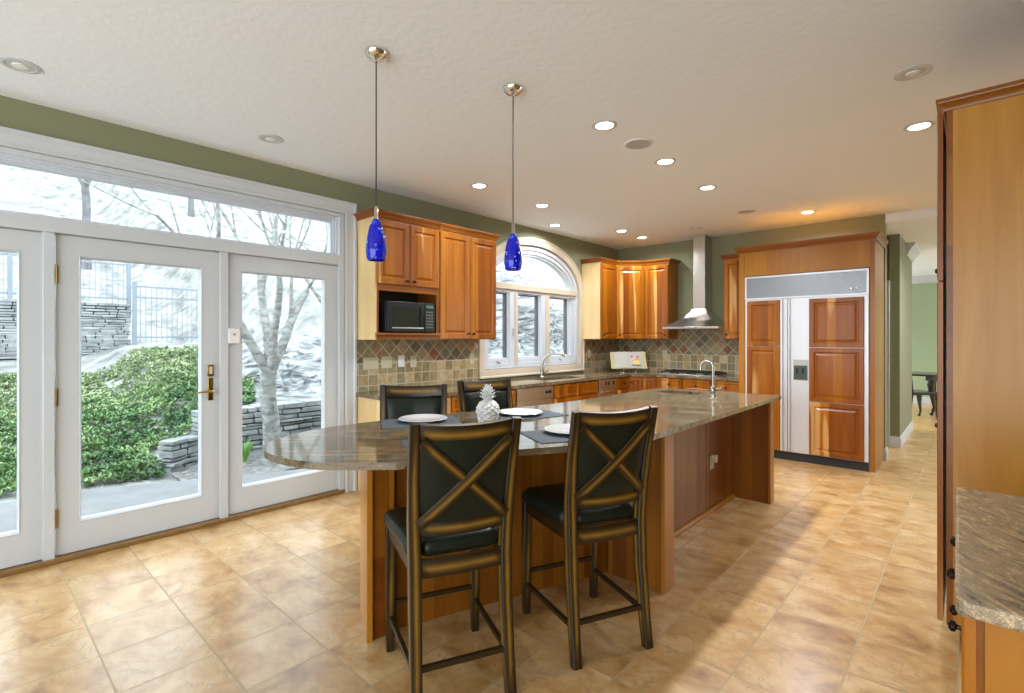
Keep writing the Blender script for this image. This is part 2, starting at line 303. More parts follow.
# ------------------------------------------------------------------ mesh building
class MB:
    def __init__(s): s.v = []; s.f = []; s.rub = []
    def add(s, pts, faces, rub=None):
        o = len(s.v); s.v += [tuple(p) for p in pts]; s.f += [tuple(i + o for i in f) for f in faces]
        s.rub += (rub if rub else [0.0] * len(pts)); return s
    def box(s, x0, y0, z0, x1, y1, z1):
        p = [(x, y, z) for z in (z0, z1) for y in (y0, y1) for x in (x0, x1)]
        return s.add(p, [(0, 2, 3, 1), (4, 5, 7, 6), (0, 1, 5, 4), (2, 6, 7, 3), (0, 4, 6, 2), (1, 3, 7, 5)])
    def prism(s, poly, z0, z1, holes=()):
        loops = [list(poly)] + [list(h) for h in holes]
        tri = tessellate_polygon([[Vector((a, b, 0)) for a, b in lp] for lp in loops])
        flat = [q for lp in loops for q in lp]; N = len(flat)
        pts = [(a, b, z0) for a, b in flat] + [(a, b, z1) for a, b in flat]
        fs = [tuple(t) for t in tri] + [tuple(i + N for i in t) for t in tri]
        o = 0
        for lp in loops:
            k = len(lp)
            for i in range(k):
                j = (i + 1) % k; fs.append((o + i, o + j, o + j + N, o + i + N))
            o += k
        return s.add(pts, fs)
    def lathe(s, prof, n=24, c=(0, 0, 0), cap=True, axis='z'):
        pts = []; fs = []
        for r, z in prof:
            for k in range(n):
                a = 2 * math.pi * k / n; q = (r * math.cos(a), r * math.sin(a), z)
                if axis == 'x': q = (q[2], q[0], q[1])
                if axis == 'y': q = (q[0], q[2], q[1])
                pts.append((q[0] + c[0], q[1] + c[1], q[2] + c[2]))
        for i in range(len(prof) - 1):
            for k in range(n):
                fs.append((i * n + k, i * n + (k + 1) % n, (i + 1) * n + (k + 1) % n, (i + 1) * n + k))
        if cap:
            fs.append(tuple(range(n))[::-1]); fs.append(tuple((len(prof) - 1) * n + k for k in range(n)))
        return s.add(pts, fs)
    def tube(s, path, r, n=10, cap=True):
        P = [Vector(p) for p in path]; rr = r if isinstance(r, (list, tuple)) else [r] * len(P)
        pts = []; fs = []; up = None
        for i, p in enumerate(P):
            t = (P[min(i + 1, len(P) - 1)] - P[max(i - 1, 0)]).normalized()
            if up is None:
                up = Vector((0, 0, 1)) if abs(t.z) < 0.9 else Vector((1, 0, 0))
            a = t.cross(up); 
            if a.length < 1e-6: a = t.cross(Vector((0, 1, 0)))
            a.normalize(); b = a.cross(t).normalized(); up = b
            for k in range(n):
                an = 2 * math.pi * k / n; pts.append(p + a * (rr[i] * math.cos(an)) + b * (rr[i] * math.sin(an)))
        for i in range(len(P) - 1):
            for k in range(n):
                fs.append((i * n + k, i * n + (k + 1) % n, (i + 1) * n + (k + 1) % n, (i + 1) * n + k))
        if cap:
            fs.append(tuple(range(n))); fs.append(tuple((len(P) - 1) * n + k for k in range(n)))
        return s.add(pts, fs)
    def bar(s, path, sizes, side=(1, 0, 0)):
        """rectangular bar along path, sizes=(a,b) full widths; a along `side`. face centres carry the rub value"""
        P = [Vector(p) for p in path]; S = Vector(side)
        pts = []; fs = []; rub = []
        if not isinstance(sizes, list): sizes = [sizes] * len(P)
        for i, p in enumerate(P):
            t = (P[min(i + 1, len(P) - 1)] - P[max(i - 1, 0)]).normalized()
            a = (S - t * S.dot(t)).normalized(); b = t.cross(a).normalized()
            ha, hb = sizes[i][0] / 2, sizes[i][1] / 2
            c = 0.80
            ring = [(-1, -c), (-c, -1), (0, -1), (c, -1), (1, -c), (1, 0), (1, c), (c, 1), (0, 1), (-c, 1), (-1, c), (-1, 0)]
            end = 0.25 if i in (0, len(P) - 1) else 1.0
            for k, (qa, qb) in enumerate(ring):
                pts.append(p + a * (ha * qa) + b * (hb * qb))
                rub.append(end if k in (2, 5, 8, 11) else 0.0)
        n = 12
        for i in range(len(P) - 1):
            for k in range(n):
                fs.append((i * n + k, i * n + (k + 1) % n, (i + 1) * n + (k + 1) % n, (i + 1) * n + k))
        fs.append(tuple(range(n))); fs.append(tuple((len(P) - 1) * n + k for k in range(n)))
        return s.add(pts, fs, rub)
    def sweep(s, path, prof, mp, closed=False):
        """2-D path (a,b); profile points (out, w): out along the left normal, w third axis; mp(a,b,w)->xyz"""
        N = len(path); K = len(prof); pts = []; fs = []
        for i in range(N):
            p = Vector(path[i])
            pr_ = Vector(path[i - 1]) if (i > 0 or closed) else None
            nx = Vector(path[(i + 1) % N]) if (i < N - 1 or closed) else None
            d1 = (p - pr_).normalized() if pr_ is not None else None
            d2 = (nx - p).normalized() if nx is not None else None
            if d1 is None: d1 = d2
            if d2 is None: d2 = d1
            n1 = Vector((-d1.y, d1.x)); n2 = Vector((-d2.y, d2.x)); m_ = (n1 + n2)
            m_ = m_ / max(0.2, m_.dot(n1)) if m_.length > 1e-6 else n1
            for o, w_ in prof:
                q = p + m_ * o; pts.append(mp(q.x, q.y, w_))
        rng = N if closed else N - 1
        for i in range(rng):
            for k in range(K):
                fs.append((i * K + k, i * K + (k + 1) % K, ((i + 1) % N) * K + (k + 1) % K, ((i + 1) % N) * K + k))
        if not closed:
            fs.append(tuple(range(K))); fs.append(tuple((N - 1) * K + k for k in range(K)))
        return s.add(pts, fs)
    def build(s, name, mat, parent=None, bevel=0.0, smooth=True, sub=0, recalc=True, ang=35, solid=0):
        me = bpy.data.meshes.new(name); me.from_pydata(s.v, [], s.f); me.update()
        if any(s.rub):
            at = me.attributes.new('rub', 'FLOAT', 'POINT'); at.data.foreach_set('value', s.rub)
        if recalc:
            b = bmesh.new(); b.from_mesh(me); bmesh.ops.recalc_face_normals(b, faces=b.faces); b.to_mesh(me); b.free()
        if smooth:
            me.shade_smooth(); me.set_sharp_from_angle(angle=R(ang))
        me.materials.append(mat)
        o = bpy.data.objects.new(name, me); COL.objects.link(o)
        if parent is not None: o.parent = parent
        if solid:
            q = o.modifiers.new('solid', 'SOLIDIFY'); q.thickness = solid
        if bevel:
            q = o.modifiers.new('bevel', 'BEVEL'); q.width = bevel; q.segments = 2; q.limit_method = 'ANGLE'; q.angle_limit = R(40)
            q.harden_normals = False
        if sub:
            q = o.modifiers.new('sub', 'SUBSURF'); q.levels = sub; q.render_levels = sub
        return o

def tag(o, label, cat, group=None, kind=None):
    o['label'] = label; o['category'] = cat
    if group: o['group'] = group
    if kind: o['kind'] = kind
    return o
def struct(o, label=None, cat=None):
    o['kind'] = 'structure'
    if label: o['label'] = label
    if cat: o['category'] = cat
    return o
def thing(name, label, cat, loc=(0, 0, 0), rotz=0.0, group=None, kind=None):
    o = bpy.data.objects.new(name, None); COL.objects.link(o); o.empty_display_size = 0.1
    o.location = loc; o.rotation_euler = (0, 0, rotz)
    return tag(o, label, cat, group, kind)
def dup(root, loc, rotz, label=None, group=None):
    r = root.copy(); COL.objects.link(r); r.location = loc; r.rotation_euler = (0, 0, rotz)
    if label: r['label'] = label
    if group: r['group'] = group
    def rec(src, dst):
        for ch in list(src.children):
            c = ch.copy(); COL.objects.link(c); c.parent = dst; rec(ch, c)
    rec(root, r)
    return r
def boxo(name, mat, parent, b, bevel=0.0):
    return MB().box(*b).build(name, mat, parent, bevel=bevel, smooth=bool(bevel))

# ================================================================== SETTING
XW, YB = -4.20, 7.15          # left wall face, back wall face
ZC = 2.82                     # kitchen ceiling
ZH = 2.725                    # hall ceiling
# floor
fl = MB().box(XW - 0.10, -3.2, -0.08, 4.2, 9.83, 0.0).build('floor', M['floor'], smooth=False); struct(fl)
fw = MB().box(-2.8, 9.83, -0.08, 4.2, 14.2, 0.0).build('floor', M['woodfloor'], smooth=False); struct(fw)
# ceiling (kitchen) and lower hall ceiling
struct(MB().box(XW - 0.1, -3.2, ZC, 4.2, YB + 0.02, ZC + 0.1).build('ceiling', M['ceiling'], smooth=False))
struct(MB().box(-2.8, YB + 0.02, ZH, 4.2, 14.2, ZC + 0.1).build('ceiling', M['ceiling'], smooth=False))

# left wall with the door opening and arched window opening
DY0, DY1, DZ1 = -0.70, 2.36, 2.525
WC, WA, WZS, WR = 5.09, 1.06, 2.03, 0.655      # arch: centre Y, half width, spring z, rise (outer casing)
ia, ir = 0.97, 0.575                            # opening ellipse
W0, W1, WZ0 = WC - ia, WC + ia, 1.02
XT = XW - 0.17
b = MB()
b.box(XT, -3.2, 0, XW, DY0, ZC); b.box(XT, DY0, DZ1, XW, DY1, ZC); b.box(XT, DY1, 0, XW, W0, ZC)
b.box(XT, W0, 0, XW, W1, WZ0); b.box(XT, W1, 0, XW, YB + 0.15, ZC)
NA = 40
arc = [(WC - ia * math.cos(math.pi * k / NA), WZS + ir * math.sin(math.pi * k / NA)) for k in range(NA + 1)]
for k in range(NA):
    (y0, z0), (y1, z1) = arc[k], arc[k + 1]
    b.add([(XT, y0, z0), (XT, y1, z1), (XT, y1, ZC), (XT, y0, ZC), (XW, y0, z0), (XW, y1, z1), (XW, y1, ZC), (XW, y0, ZC)],
          [(0, 1, 2, 3), (4, 5, 6, 7), (0, 1, 5, 4), (2, 3, 7, 6)])
struct(b.build('wall_left', M['sage'], smooth=False))
# back wall, its stub end at X=-0.72
struct(MB().box(XW, YB, 0, -0.735, YB + 0.14, ZC).build('wall_back', M['sage'], smooth=False))
# hall block beyond, right of a cased doorway
struct(MB().box(-0.79, 8.08, 0, -0.68, 9.83, ZH).build('wall_hall', M['sage'], smooth=False))
struct(MB().box(-2.65, 8.10, 2.14, -0.80, 8.22, ZH).build('wall_hall', M['sage'], smooth=False))
struct(MB().box(-2.8, 13.9, 0, 4.2, 14.1, ZH).build('wall_dining', M['sage2'], smooth=False))
struct(MB().box(-2.8, YB + .14, 0, -2.65, 8.6, ZH).box(-2.8, 8.6, 0, -2.65, 13.9, .4).box(-2.8, 8.6, 2.4, -2.65, 13.9, ZH).build('wall_dining', M['sage2'], smooth=False))  # unseen opening added so daylight reaches the hall and dining room
# right wall and the wall behind the camera with a wide opening added to let sky light in
struct(MB().box(0.66, 0.9, 0, 0.80, 4.2, ZC).build('wall_right', M['sage'], smooth=False))
struct(MB().box(4.1, -3.2, 0, 4.2, 9.6, ZC).box(4.1, 9.6, 0, 4.2, 14.0, 0.5).box(4.1, 9.6, 2.5, 4.2, 14.0, ZC).build('wall_right', M['sage'], smooth=False))  # opening out of view, cut to bring daylight into the dining room
b = MB(); b.box(XW - 0.1, -3.2, 0, -3.7, -3.08, ZC); b.box(3.4, -3.2, 0, 4.2, -3.08, ZC); b.box(-3.7, -3.2, 2.5, 3.4, -3.08, ZC)
struct(b.build('wall_rear', M['sage'], smooth=False))
# baseboards
BB = [(0, 0), (0.016, 0), (0.016, 0.10), (0.010, 0.12), (0.008, 0.14), (0, 0.14)]
b = MB(); b.sweep([(-0.782, 8.08), (-0.68, 8.08), (-0.68, 9.83)], [(-o, z) for o, z in BB], lambda a, c, w_: (a, c, w_))
struct(b.build('baseboard_hall', M['white']))
b = MB(); b.sweep([(-0.742, YB), (-0.735, YB), (-0.735, YB + 0.14)], [(-o, z) for o, z in BB], lambda a, c, w_: (a, c, w_))
struct(b.build('baseboard_back', M['white']))
b = MB(); b.sweep([(-2.65, 13.9), (4.0, 13.9)], [(-o, z) for o, z in BB], lambda a, c, w_: (a, c, w_))
struct(b.build('baseboard_dining', M['white']))
# door casing beside the hall block, crown at the dining opening
struct(boxo('trim_5', M['white'], None, (-0.88, 8.055, 0, -0.782, 8.10, 2.14), 0.004))
CP = [(0, 0), (0.09, 0), (0.09, -0.02), (0.06, -0.05), (0.03, -0.09), (0.012, -0.13), (0, -0.13)]
b = MB(); b.sweep([(-0.68, 8.9), (-0.68, 9.83), (-0.80, 9.83)], [(-o * 1.1, ZH + w_ * 1.3) for o, w_ in CP], lambda a, c, w_: (a, c, w_))
struct(b.build('trim_6', M['white']))
b = MB(); b.sweep([(-2.65, 13.9), (4.1, 13.9)], [(-o * 1.3, ZH + w_ * 1.2) for o, w_ in CP], lambda a, c, w_: (a, c, w_))
struct(b.build('trim_7', M['white']))

# ------------------------------------------------------------------ french door wall
YM = lambda a, c, w_: (XW + w_, a, c)
CAS = [(0, -0.02), (0, 0.014), (0.018, 0.022), (0.03, 0.016), (0.075, 0.022), (0.085, 0.032), (0.105, 0.032), (0.105, 0.0)]
b = MB(); b.sweep([(DY0, 0.0), (DY0, DZ1), (DY1, DZ1), (DY1, 0.0)], CAS, YM)
struct(b.build('trim_1', M['white']))
# frame: jambs, head, transom bar, mullion posts
b = MB()
X0, X1 = XW - 0.15, XW - 0.002
b.box(X0, DY0, 0.03, X1, DY0 + 0.055, DZ1); b.box(X0, DY1 - 0.05, 0.03, X1, DY1, DZ1); b.box(X0, DY0 + .055, DZ1 - 0.035, X1, DY1 - .05, DZ1)
b.box(X0, DY0 + .055, 2.055, X1, DY1 - .05, 2.145)
b.box(X0, 0.352, 0.0, X1 - .008, 0.407, 2.055); b.box(X0, 1.342, 0.0, X1 - .008, 1.398, 2.055)
struct(b.build('trim_2', M['white'], bevel=0.004))
struct(boxo('trim_3', M['oak'], None, (XW - 0.16, DY0, 0.0, XW + 0.012, DY1, 0.03), 0.005))
# transom
tw = struct(thing('window_1', 'wide transom window above the french doors', 'window', (XW - 0.06, 0, 0)))
def ring_frame(y0, y1, z0, z1, gy0, gy1, gz0, gz1, xf, xb):
    """stepped frame round a pane: outer rect to glass rect, front at xf, back at xb"""
    m_ = MB()
    def rect(a0, a1, c0, c1, x): return [(x, a0, c0), (x, a1, c0), (x, a1, c1), (x, a0, c1)]
    def lerp(t): return (y0 + (gy0 - y0) * t, y1 + (gy1 - y1) * t, z0 + (gz0 - z0) * t, z1 + (gz1 - z1) * t)
    return m_, rect, lerp
def framed(name, mat, parent, out, gl, steps, xb):
    """steps: list of (t, x) from outer (t=0) to glass edge (t=1)"""
    y0, y1, z0, z1 = out; g0, g1, h0, h1 = gl; m_ = MB(); pts = []; fs = []
    seq = steps + [(1.0, xb), (0.0, xb)]
    for t, x in seq:
        a0, a1, c0, c1 = y0 + (g0 - y0) * t, y1 + (g1 - y1) * t, z0 + (h0 - z0) * t, z1 + (h1 - z1) * t
        pts += [(x, a0, c0), (x, a1, c0), (x, a1, c1), (x, a0, c1)]
    K = len(seq)
    for i in range(K):
        j = (i + 1) % K
        for k in range(4):
            fs.append((i * 4 + k, i * 4 + (k + 1) % 4, j * 4 + (k + 1) % 4, j * 4 + k))
    m_.add(pts, fs)
    return m_.build(name, mat, parent)
framed('window_frame', M['white2'], tw, (DY0 + .055, DY1 - .05, 2.145, DZ1 - .035), (-0.56, 2.254, 2.165, 2.442),
       [(0, 0.03), (0.3, 0.03), (0.3, 0.012), (0.65, 0.012), (0.65, -0.004), (0.93, -0.004), (1.0, -0.016)], -0.05)
boxo('glass_pane', M['glass'], tw, (-0.030, -0.57, 2.155, -0.024, 2.264, 2.452))
# three door panels
def glass_door(idx, label, y0, y1, g0, g1):
    d = struct(thing('door_%d' % idx, label, 'door', (XW - 0.04, 0, 0)))
    framed('door_frame', M['white'], d, (y0, y1, 0.035, 2.05), (g0, g1, 0.237, 1.915),
           [(0, 0.0), (0.90, 0.0), (0.93, 0.005), (1.0, -0.012)], -0.045)
    boxo('glass_pane', M['glass'], d, (-0.027, g0 - 0.01, 0.227, -0.021, g1 + 0.01, 1.925))
    return d
d1 = glass_door(1, 'fixed left glass door panel cut by the photo edge', -0.64, 0.352, -0.52, 0.242)
d2 = glass_door(2, 'hinged middle glass door with brass lever handle', 0.416, 1.346, 0.538, 1.213)
d3 = glass_door(3, 'fixed right glass door panel next to the cabinet with the daylit side', 1.414, 2.308, 1.512, 2.180)
for z in (1.80, 1.03, 0.27):
    h = MB().box(0.0, 0.402, z - 0.055, 0.014, 0.424, z + 0.055).lathe([(0.006, -0.06), (0.006, 0.06)], 8, (0.016, 0.412, z)).build('hinge', M['brass'], d2)
MB().box(0.0, 1.345, 1.02, 0.012, 1.352, 1.13).build('strike_plate', M['brass'], d2)
ph = MB().box(0.0, 1.263, 0.93, 0.008, 1.300, 1.10).box(0.0, 1.260, 1.11, 0.012, 1.303, 1.20).build('handle_plate', M['brass'], d2, bevel=0.004)
MB().lathe([(0.010, 0.0), (0.010, 0.045)], 12, (0.0, 1.282, 1.0), axis='x').tube([(0.045, 1.29, 1.0), (0.050, 1.24, 1.003), (0.045, 1.175, 0.996)], [0.011, 0.008, 0.006], 8).build('lever', M['brass'], ph)
MB().box(0.008, 1.272, 1.13, 0.022, 1.291, 1.185).build('thumb_latch', M['cream'], ph, bevel=0.003)
kp = thing('keypad', 'small white alarm keypad on the mullion between the glass doors', 'keypad', (XW - 0.012, 1.435, 1.358))
MB().box(-0.03, -0.042, 0.0, 0.020, 0.040, 0.115).build('body', M['plate_white'], kp, bevel=0.005)
MB().lathe([(0.006, 0.02), (0.006, 0.026)], 12, (-.002, 0.0, 0.07), axis='x').build('button', M['bronze'], kp)

# ------------------------------------------------------------------ arched window
def arch_path(a, z0, r, n=32, zs=WZS):
    p = [(WC - a, z0), (WC - a, zs)]
    p += [(WC - a * math.cos(math.pi * k / n), zs + r * math.sin(math.pi * k / n)) for k in range(1, n)]
    return p + [(WC + a, zs), (WC + a, z0)]
b = MB(); b.sweep(arch_path(0.965, 1.025, 0.57), [(0, -0.12), (0, 0.014), (0.018, 0.02), (0.07, 0.02), (0.078, 0.03), (0.095, 0.03), (0.095, 0)], YM, closed=True)
struct(b.build('trim_4', M['cream'], ang=30))
aw = struct(thing('window_2', 'arched window with three casements over the sink', 'window', (XW - 0.05, 0, 0)))
XL = lambda a, c, w_: (w_, a, c)
b = MB(); b.sweep(arch_path(0.955, 1.035, 0.56), [(0, -0.08), (0, 0.03), (-0.05, 0.03), (-0.05, 0.012), (-0.10, 0.012), (-0.10, -0.006), (-0.125, -0.006), (-0.125, -0.08)], XL, closed=True)
b.build('window_frame', M['white2'], aw)
MB().box(-0.07, WC - 0.92, 2.00, 0.045, WC + 0.92, 2.075).build('transom_bar', M['cream'], aw, bevel=0.004)
MB().box(-0.07, WC - 0.92, 1.965, 0.02, WC + 0.92, 2.00).build('transom_rail', M['white2'], aw)
for y0, y1 in ((4.60, 4.735), (5.215, 5.375)):
    MB().box(-0.07, y0, 1.07, 0.028, y1, 1.97).build('mullion', M['white2'], aw, bevel=0.003)
    MB().box(0.028, y0 + 0.085, 1.07, 0.04, y1, 1.97).build('mullion_cap', M['cream'], aw)
sash_ranges = ((4.17, 4.60), (4.735, 5.215), (5.375, 5.86))
M['sashdark'] = plain('grey_sash_gasket', (0.10, 0.11, 0.115), 0.5)
for i, (y0, y1) in enumerate(sash_ranges):
    m_ = MB().box(-0.06, y0, 1.055, 0.0, y1, 1.10).box(-0.06, y0, 1.95, 0.0, y1, 1.97).box(-0.06, y0, 1.10, 0.0, y0 + 0.025, 1.95).box(-0.06, y1 - 0.025, 1.10, 0.0, y1, 1.95)
    sh = m_.build('sash', M['white2'], aw)
    MB().box(-0.05, y1 - 0.055, 1.10, -0.012, y1 - 0.025, 1.95).box(-0.05, y0 + 0.025, 1.94, -0.012, y1 - .055, 1.95).build('sash_gasket', M['sashdark'], sh)
    boxo('glass_pane', M['glass'], sh, (-0.036, y0 + 0.02, 1.09, -0.030, y1 - 0.02, 1.955))
    if i != 1:
        MB().lathe([(0.018, 0), (0.014, 0.02)], 10, (0.0, (y0 + y1) / 2 + 0.05, 1.075), axis='x').tube([(0.015, (y0 + y1) / 2 + .05, 1.08), (0.035, (y0 + y1) / 2 + .02, 1.10), (0.035, (y0 + y1) / 2 - .03, 1.115)], 0.006, 8).build('crank_handle', M['nickel'], sh)
MB().box(0.028, 4.645, 1.42, 0.045, 4.66, 1.52).build('latch', M['grey'], aw)
poly = [(WC + 0.84 * math.cos(math.pi * k / 28), WZS + 0.03 + 0.46 * math.sin(math.pi * k / 28)) for k in range(29)]
m_ = MB(); m_.prism(poly, -0.036, -0.030); m_.v = [(w_, a, c) for a, c, w_ in m_.v]
m_.build('arch_pane', M['glass'], aw, smooth=False)

# ------------------------------------------------------------------ cabinetry helpers (local: x width, front faces -y at y=0, z up)
def raised(parent, x0, x1, z0, z1, knob=None, name='door', mat=None, flat=False, fr=0.055):
    mat = mat or M['wood']
    fr = min(fr, (x1 - x0) * 0.28, (z1 - z0) * 0.28)
    seq = [(0, 0.0), (0, -0.017), (0.004, -0.021), (fr - 0.004, -0.021), (fr, -0.016), (fr + 0.006, -0.008), (fr + 0.014, -0.008), (fr + 0.034, -0.017)]
    if (z1 - z0) < 0.2: seq = [(0, 0.0), (0, -0.017), (0.004, -0.021), (fr * .7, -0.021), (fr * .7 + 0.008, -0.014)]
    pts = []; fs = []
    for ins, y in seq:
        pts += [(x0 + ins, y, z0 + ins), (x1 - ins, y, z0 + ins), (x1 - ins, y, z1 - ins), (x0 + ins, y, z1 - ins)]
    K = len(seq)
    for i in range(K - 1):
        for k in range(4): fs.append((i * 4 + k, i * 4 + (k + 1) % 4, (i + 1) * 4 + (k + 1) % 4, (i + 1) * 4 + k))
    fs.append(tuple((K - 1) * 4 + k for k in range(4))); fs.append((3, 2, 1, 0))
    d = MB().add(pts, fs).build(name, mat, parent, smooth=False)
    if knob:
        MB().lathe([(0.009, -0.020), (0.006, -0.026), (0.006, -0.034), (0.013, -0.038), (0.014, -0.046), (0.008, -0.051)], 14, (knob[0], 0, knob[1]), axis='y').build('knob', M['bronze'], d)
    return d
CROWN = [(0, 0), (0.010, 0), (0.012, 0.014), (0.024, 0.030), (0.034, 0.038), (0.036, 0.046), (0.042, 0.048), (0.042, 0.060), (0, 0.060)]
def crown(parent, path, z, mat=None, sc=1.0):
    m_ = MB(); m_.sweep(path, [(o * sc, z + h * sc) for o, h in CROWN], lambda a, c, w_: (a, c, w_))
    return m_.build('crown_molding', mat or M['wood_h'], parent)
G = 0.0025
UZ0, UZ1 = 1.385, 2.475
# left upper cabinet with microwave niche
ca = thing('wall_cabinet', 'upper cherry cabinet with two short doors and microwave shelf', 'cabinet', (-3.89, 2.475, 0), R(90))
DP = 0.305
WA_ = 0.720
MB().box(0, 0, UZ0, 0.018, DP, UZ1).build('side_panel', M['wood_daylit'], ca)
m_ = MB().box(0.018, 0, 1.85, WA_, DP, UZ1).box(WA_ - 0.03, 0, UZ0, WA_, DP, 1.85).box(0.018, 0, UZ0, WA_ - .03, DP, 1.44).box(0.018, 0, 1.44, 0.04, 0.03, 1.85).box(0.04, 0, 1.825, WA_ - .03, .03, 1.85)
m_.build('body', M['wood_h'], ca)
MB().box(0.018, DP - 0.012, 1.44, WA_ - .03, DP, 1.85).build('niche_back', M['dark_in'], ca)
MB().box(0.005, -0.035, 1.425, WA_ + 0.0, 0.012, 1.447).build('shelf', M['wood_h'], ca, bevel=0.004)
raised(ca, 0.012, 0.362, 1.885, 2.455, (0.325, 1.925)); raised(ca, 0.368, 0.716, 1.885, 2.455, (0.405, 1.925))
crown(ca, [(0, DP), (0, 0), (WA_ - G, 0)][::-1], UZ1)
cb_ = thing('wall_cabinet', 'upper cherry cabinet with two tall doors left of arched window', 'cabinet', (-3.89, 3.1975, 0), R(90))
WB_ = 0.800
MB().box(0, 0, UZ0, WB_, DP, UZ1).build('body', M['wood_side'], cb_)
raised(cb_, 0.006, 0.404, UZ0 + .005, 2.455, (0.370, 1.445)); raised(cb_, 0.410, WB_ - 0.006, UZ0 + .005, 2.455, (0.445, 1.445))
crown(cb_, [(0, 0), (WB_, 0), (WB_, DP)][::-1], UZ1)
# corner uppers
cc = thing('wall_cabinet', 'single door upper cabinet right of arched window, left side coloured as daylit', 'cabinet', (-3.89, 6.115, 0), R(90))
MB().box(0, 0, UZ0, 0.016, DP, UZ1).build('side_panel', M['wood_daylit'], cc)
MB().box(0.016, 0, UZ0, 0.42, DP, UZ1).build('body', M['wood_side'], cc)
raised(cc, 0.012, 0.414, UZ0 + .005, 2.455, (0.06, 1.445))
crown(cc, [(0, DP), (0, 0), (0.42, 0)][::-1], UZ1)
A_ = Vector((-3.89, 6.54)); B_ = Vector((-3.575, 6.84)); L_ = (B_ - A_).length; ang = math.atan2(B_.y - A_.y, B_.x - A_.x)
cdg = thing('wall_cabinet', 'angled corner upper cabinet with one wide cherry door', 'cabinet', (A_.x, A_.y, 0), ang)
m_ = MB(); inv = Matrix.Rotation(-ang, 2)
pl = [inv @ (Vector(q) - A_) for q in ((-3.89, 6.54), (-3.575, 6.84), (-3.575, 7.145), (-4.195, 7.145), (-4.195, 6.54))]
m_.prism([(q.x, q.y) for q in pl], UZ0, UZ1); m_.build('body', M['wood_side'], cdg, smooth=False)
raised(cdg, 0.012, L_ - 0.012, UZ0 + .005, 2.455, (0.05, 1.445))
crown(cdg, [(0, 0), (L_, 0)][::-1], UZ1)
ce = thing('wall_cabinet', 'single door upper cabinet between the corner and range hood', 'cabinet', (-3.572, 6.84, 0), 0)
MB().box(0, 0, UZ0, 0.372, DP, UZ1).build('body', M['wood_side'], ce)
raised(ce, 0.006, 0.366, UZ0 + .005, 2.455, (0.325, 1.445))
crown(ce, [(0, 0), (0.372, 0), (0.372, DP)][::-1], UZ1)
cf = thing('wall_cabinet', 'narrow upper cabinet between range hood and refrigerator', 'cabinet', (-2.43, 6.84, 0), 0)
MB().box(0, 0, UZ0, 0.325, DP, UZ1 - .04).build('body', M['wood_side'], cf)
raised(cf, 0.006, 0.319, UZ0 + .005, 2.42, (0.045, 1.445))
crown(cf, [(0, DP), (0, 0), (0.325, 0)][::-1], UZ1 - .04)
# refrigerator surround
FX0, FX1, FY = -2.10, -0.745, 6.42
fs_ = thing('refrigerator_surround', 'tall cherry surround with crown boxing in the refrigerator', 'cabinet', (FX0, FY, 0), 0)
FW = FX1 - FX0
MB().box(0, 0, 0, 0.068, 0.725, 2.43).build('side_panel', M['wood_side'], fs_)
MB().box(FW - 0.045, 0, 0, FW, 0.725, 2.43).build('side_panel', M['wood_side'], fs_)
MB().box(0.068, 0, 2.14, FW - 0.045, 0.60, 2.43).build('fascia_panel', M['wood_side'], fs_)
crown(fs_, [(0, 0.355), (0, 0), (FW, 0), (FW, 0.70)][::-1], 2.425, sc=1.15)
# refrigerator
rf = thing('refrigerator', 'built-in side-by-side refrigerator with cherry panels and steel grille', 'refrigerator', (-2.027, FY + .005, 0), 0)
RW = 1.232
MB().box(0.002, 0.012, 0.0, RW - .002, 0.60, 2.13).build('body', M['silver'], rf)
MB().box(0.005, 0.0, 0.0, RW - 0.005, 0.012, 0.09).build('toe_kick', M['black_matte'], rf)
g = MB().box(0.02, -0.018, 1.875, RW - 0.02, 0.012, 2.112).build('grille', M['grille'], rf)
framed2 = MB()
for q in ((0, 2.112, RW, 2.13), (0, 1.857, RW, 1.875), (0, 1.875, 0.02, 2.112), (RW - 0.02, 1.875, RW, 2.112)):
    framed2.box(q[0], -0.024, q[1], q[2], 0.012, q[3])
framed2.build('grille_frame', M['silver'], rf)
for x in (1.075, 1.135):
    MB().lathe([(0.016, -0.018), (0.016, -0.03), (0.010, -0.034)], 14, (x, 0, 1.925), axis='y').build('badge', M['chrome'], g)
# left (freezer) door: frame, two wood panels; right door: dispenser + 3 panels
fd = MB().box(0.004, -0.022, 0.10, 0.462, 0.012, 1.85).build('freezer_door', M['silver'], rf)
MB().box(0.395, -0.055, 0.11, 0.420, -0.022, 1.845).build('handle', M['silver'], fd, bevel=0.006)
def shifted(o, x=0, y=0, z=0): o.location = (x, y, z); return o
shifted(raised(fd, 0.028, 0.388, 1.305, 1.838, fr=0.05), y=-0.022); shifted(raised(fd, 0.028, 0.388, 0.105, 1.300, fr=0.05), y=-0.022)
rd = MB().box(0.470, -0.022, 0.10, 0.500, 0.012, 1.85).box(0.500, -0.022, 0.10, RW - 0.004, 0.012, 1.85).build('fridge_door', M['silver'], rf)
MB().box(0.475, -0.055, 0.11, 0.495, -0.022, 1.845).build('handle', M['silver'], rd, bevel=0.006)
ds = MB().box(0.525, -0.030, 0.925, 0.672, -0.022, 1.155).build('water_dispenser', M['grey'], rd)
MB().box(0.532, -0.034, 0.93, 0.665, -0.030, 1.09).build('dispenser_recess', plain('dispenser_dark', (0.045, 0.06, 0.05), 0.35), rd)
for x in (0.555, 0.615): MB().box(x, -0.040, 1.0, x + 0.02, -0.034, 1.06).build('dispenser_paddle', M['black'], ds)
for z0, z1 in ((1.298, 1.835), (0.698, 1.290), (0.105, 0.690)):
    shifted(raised(rd, 0.685, 1.192, z0, z1, fr=0.05), y=-0.022)

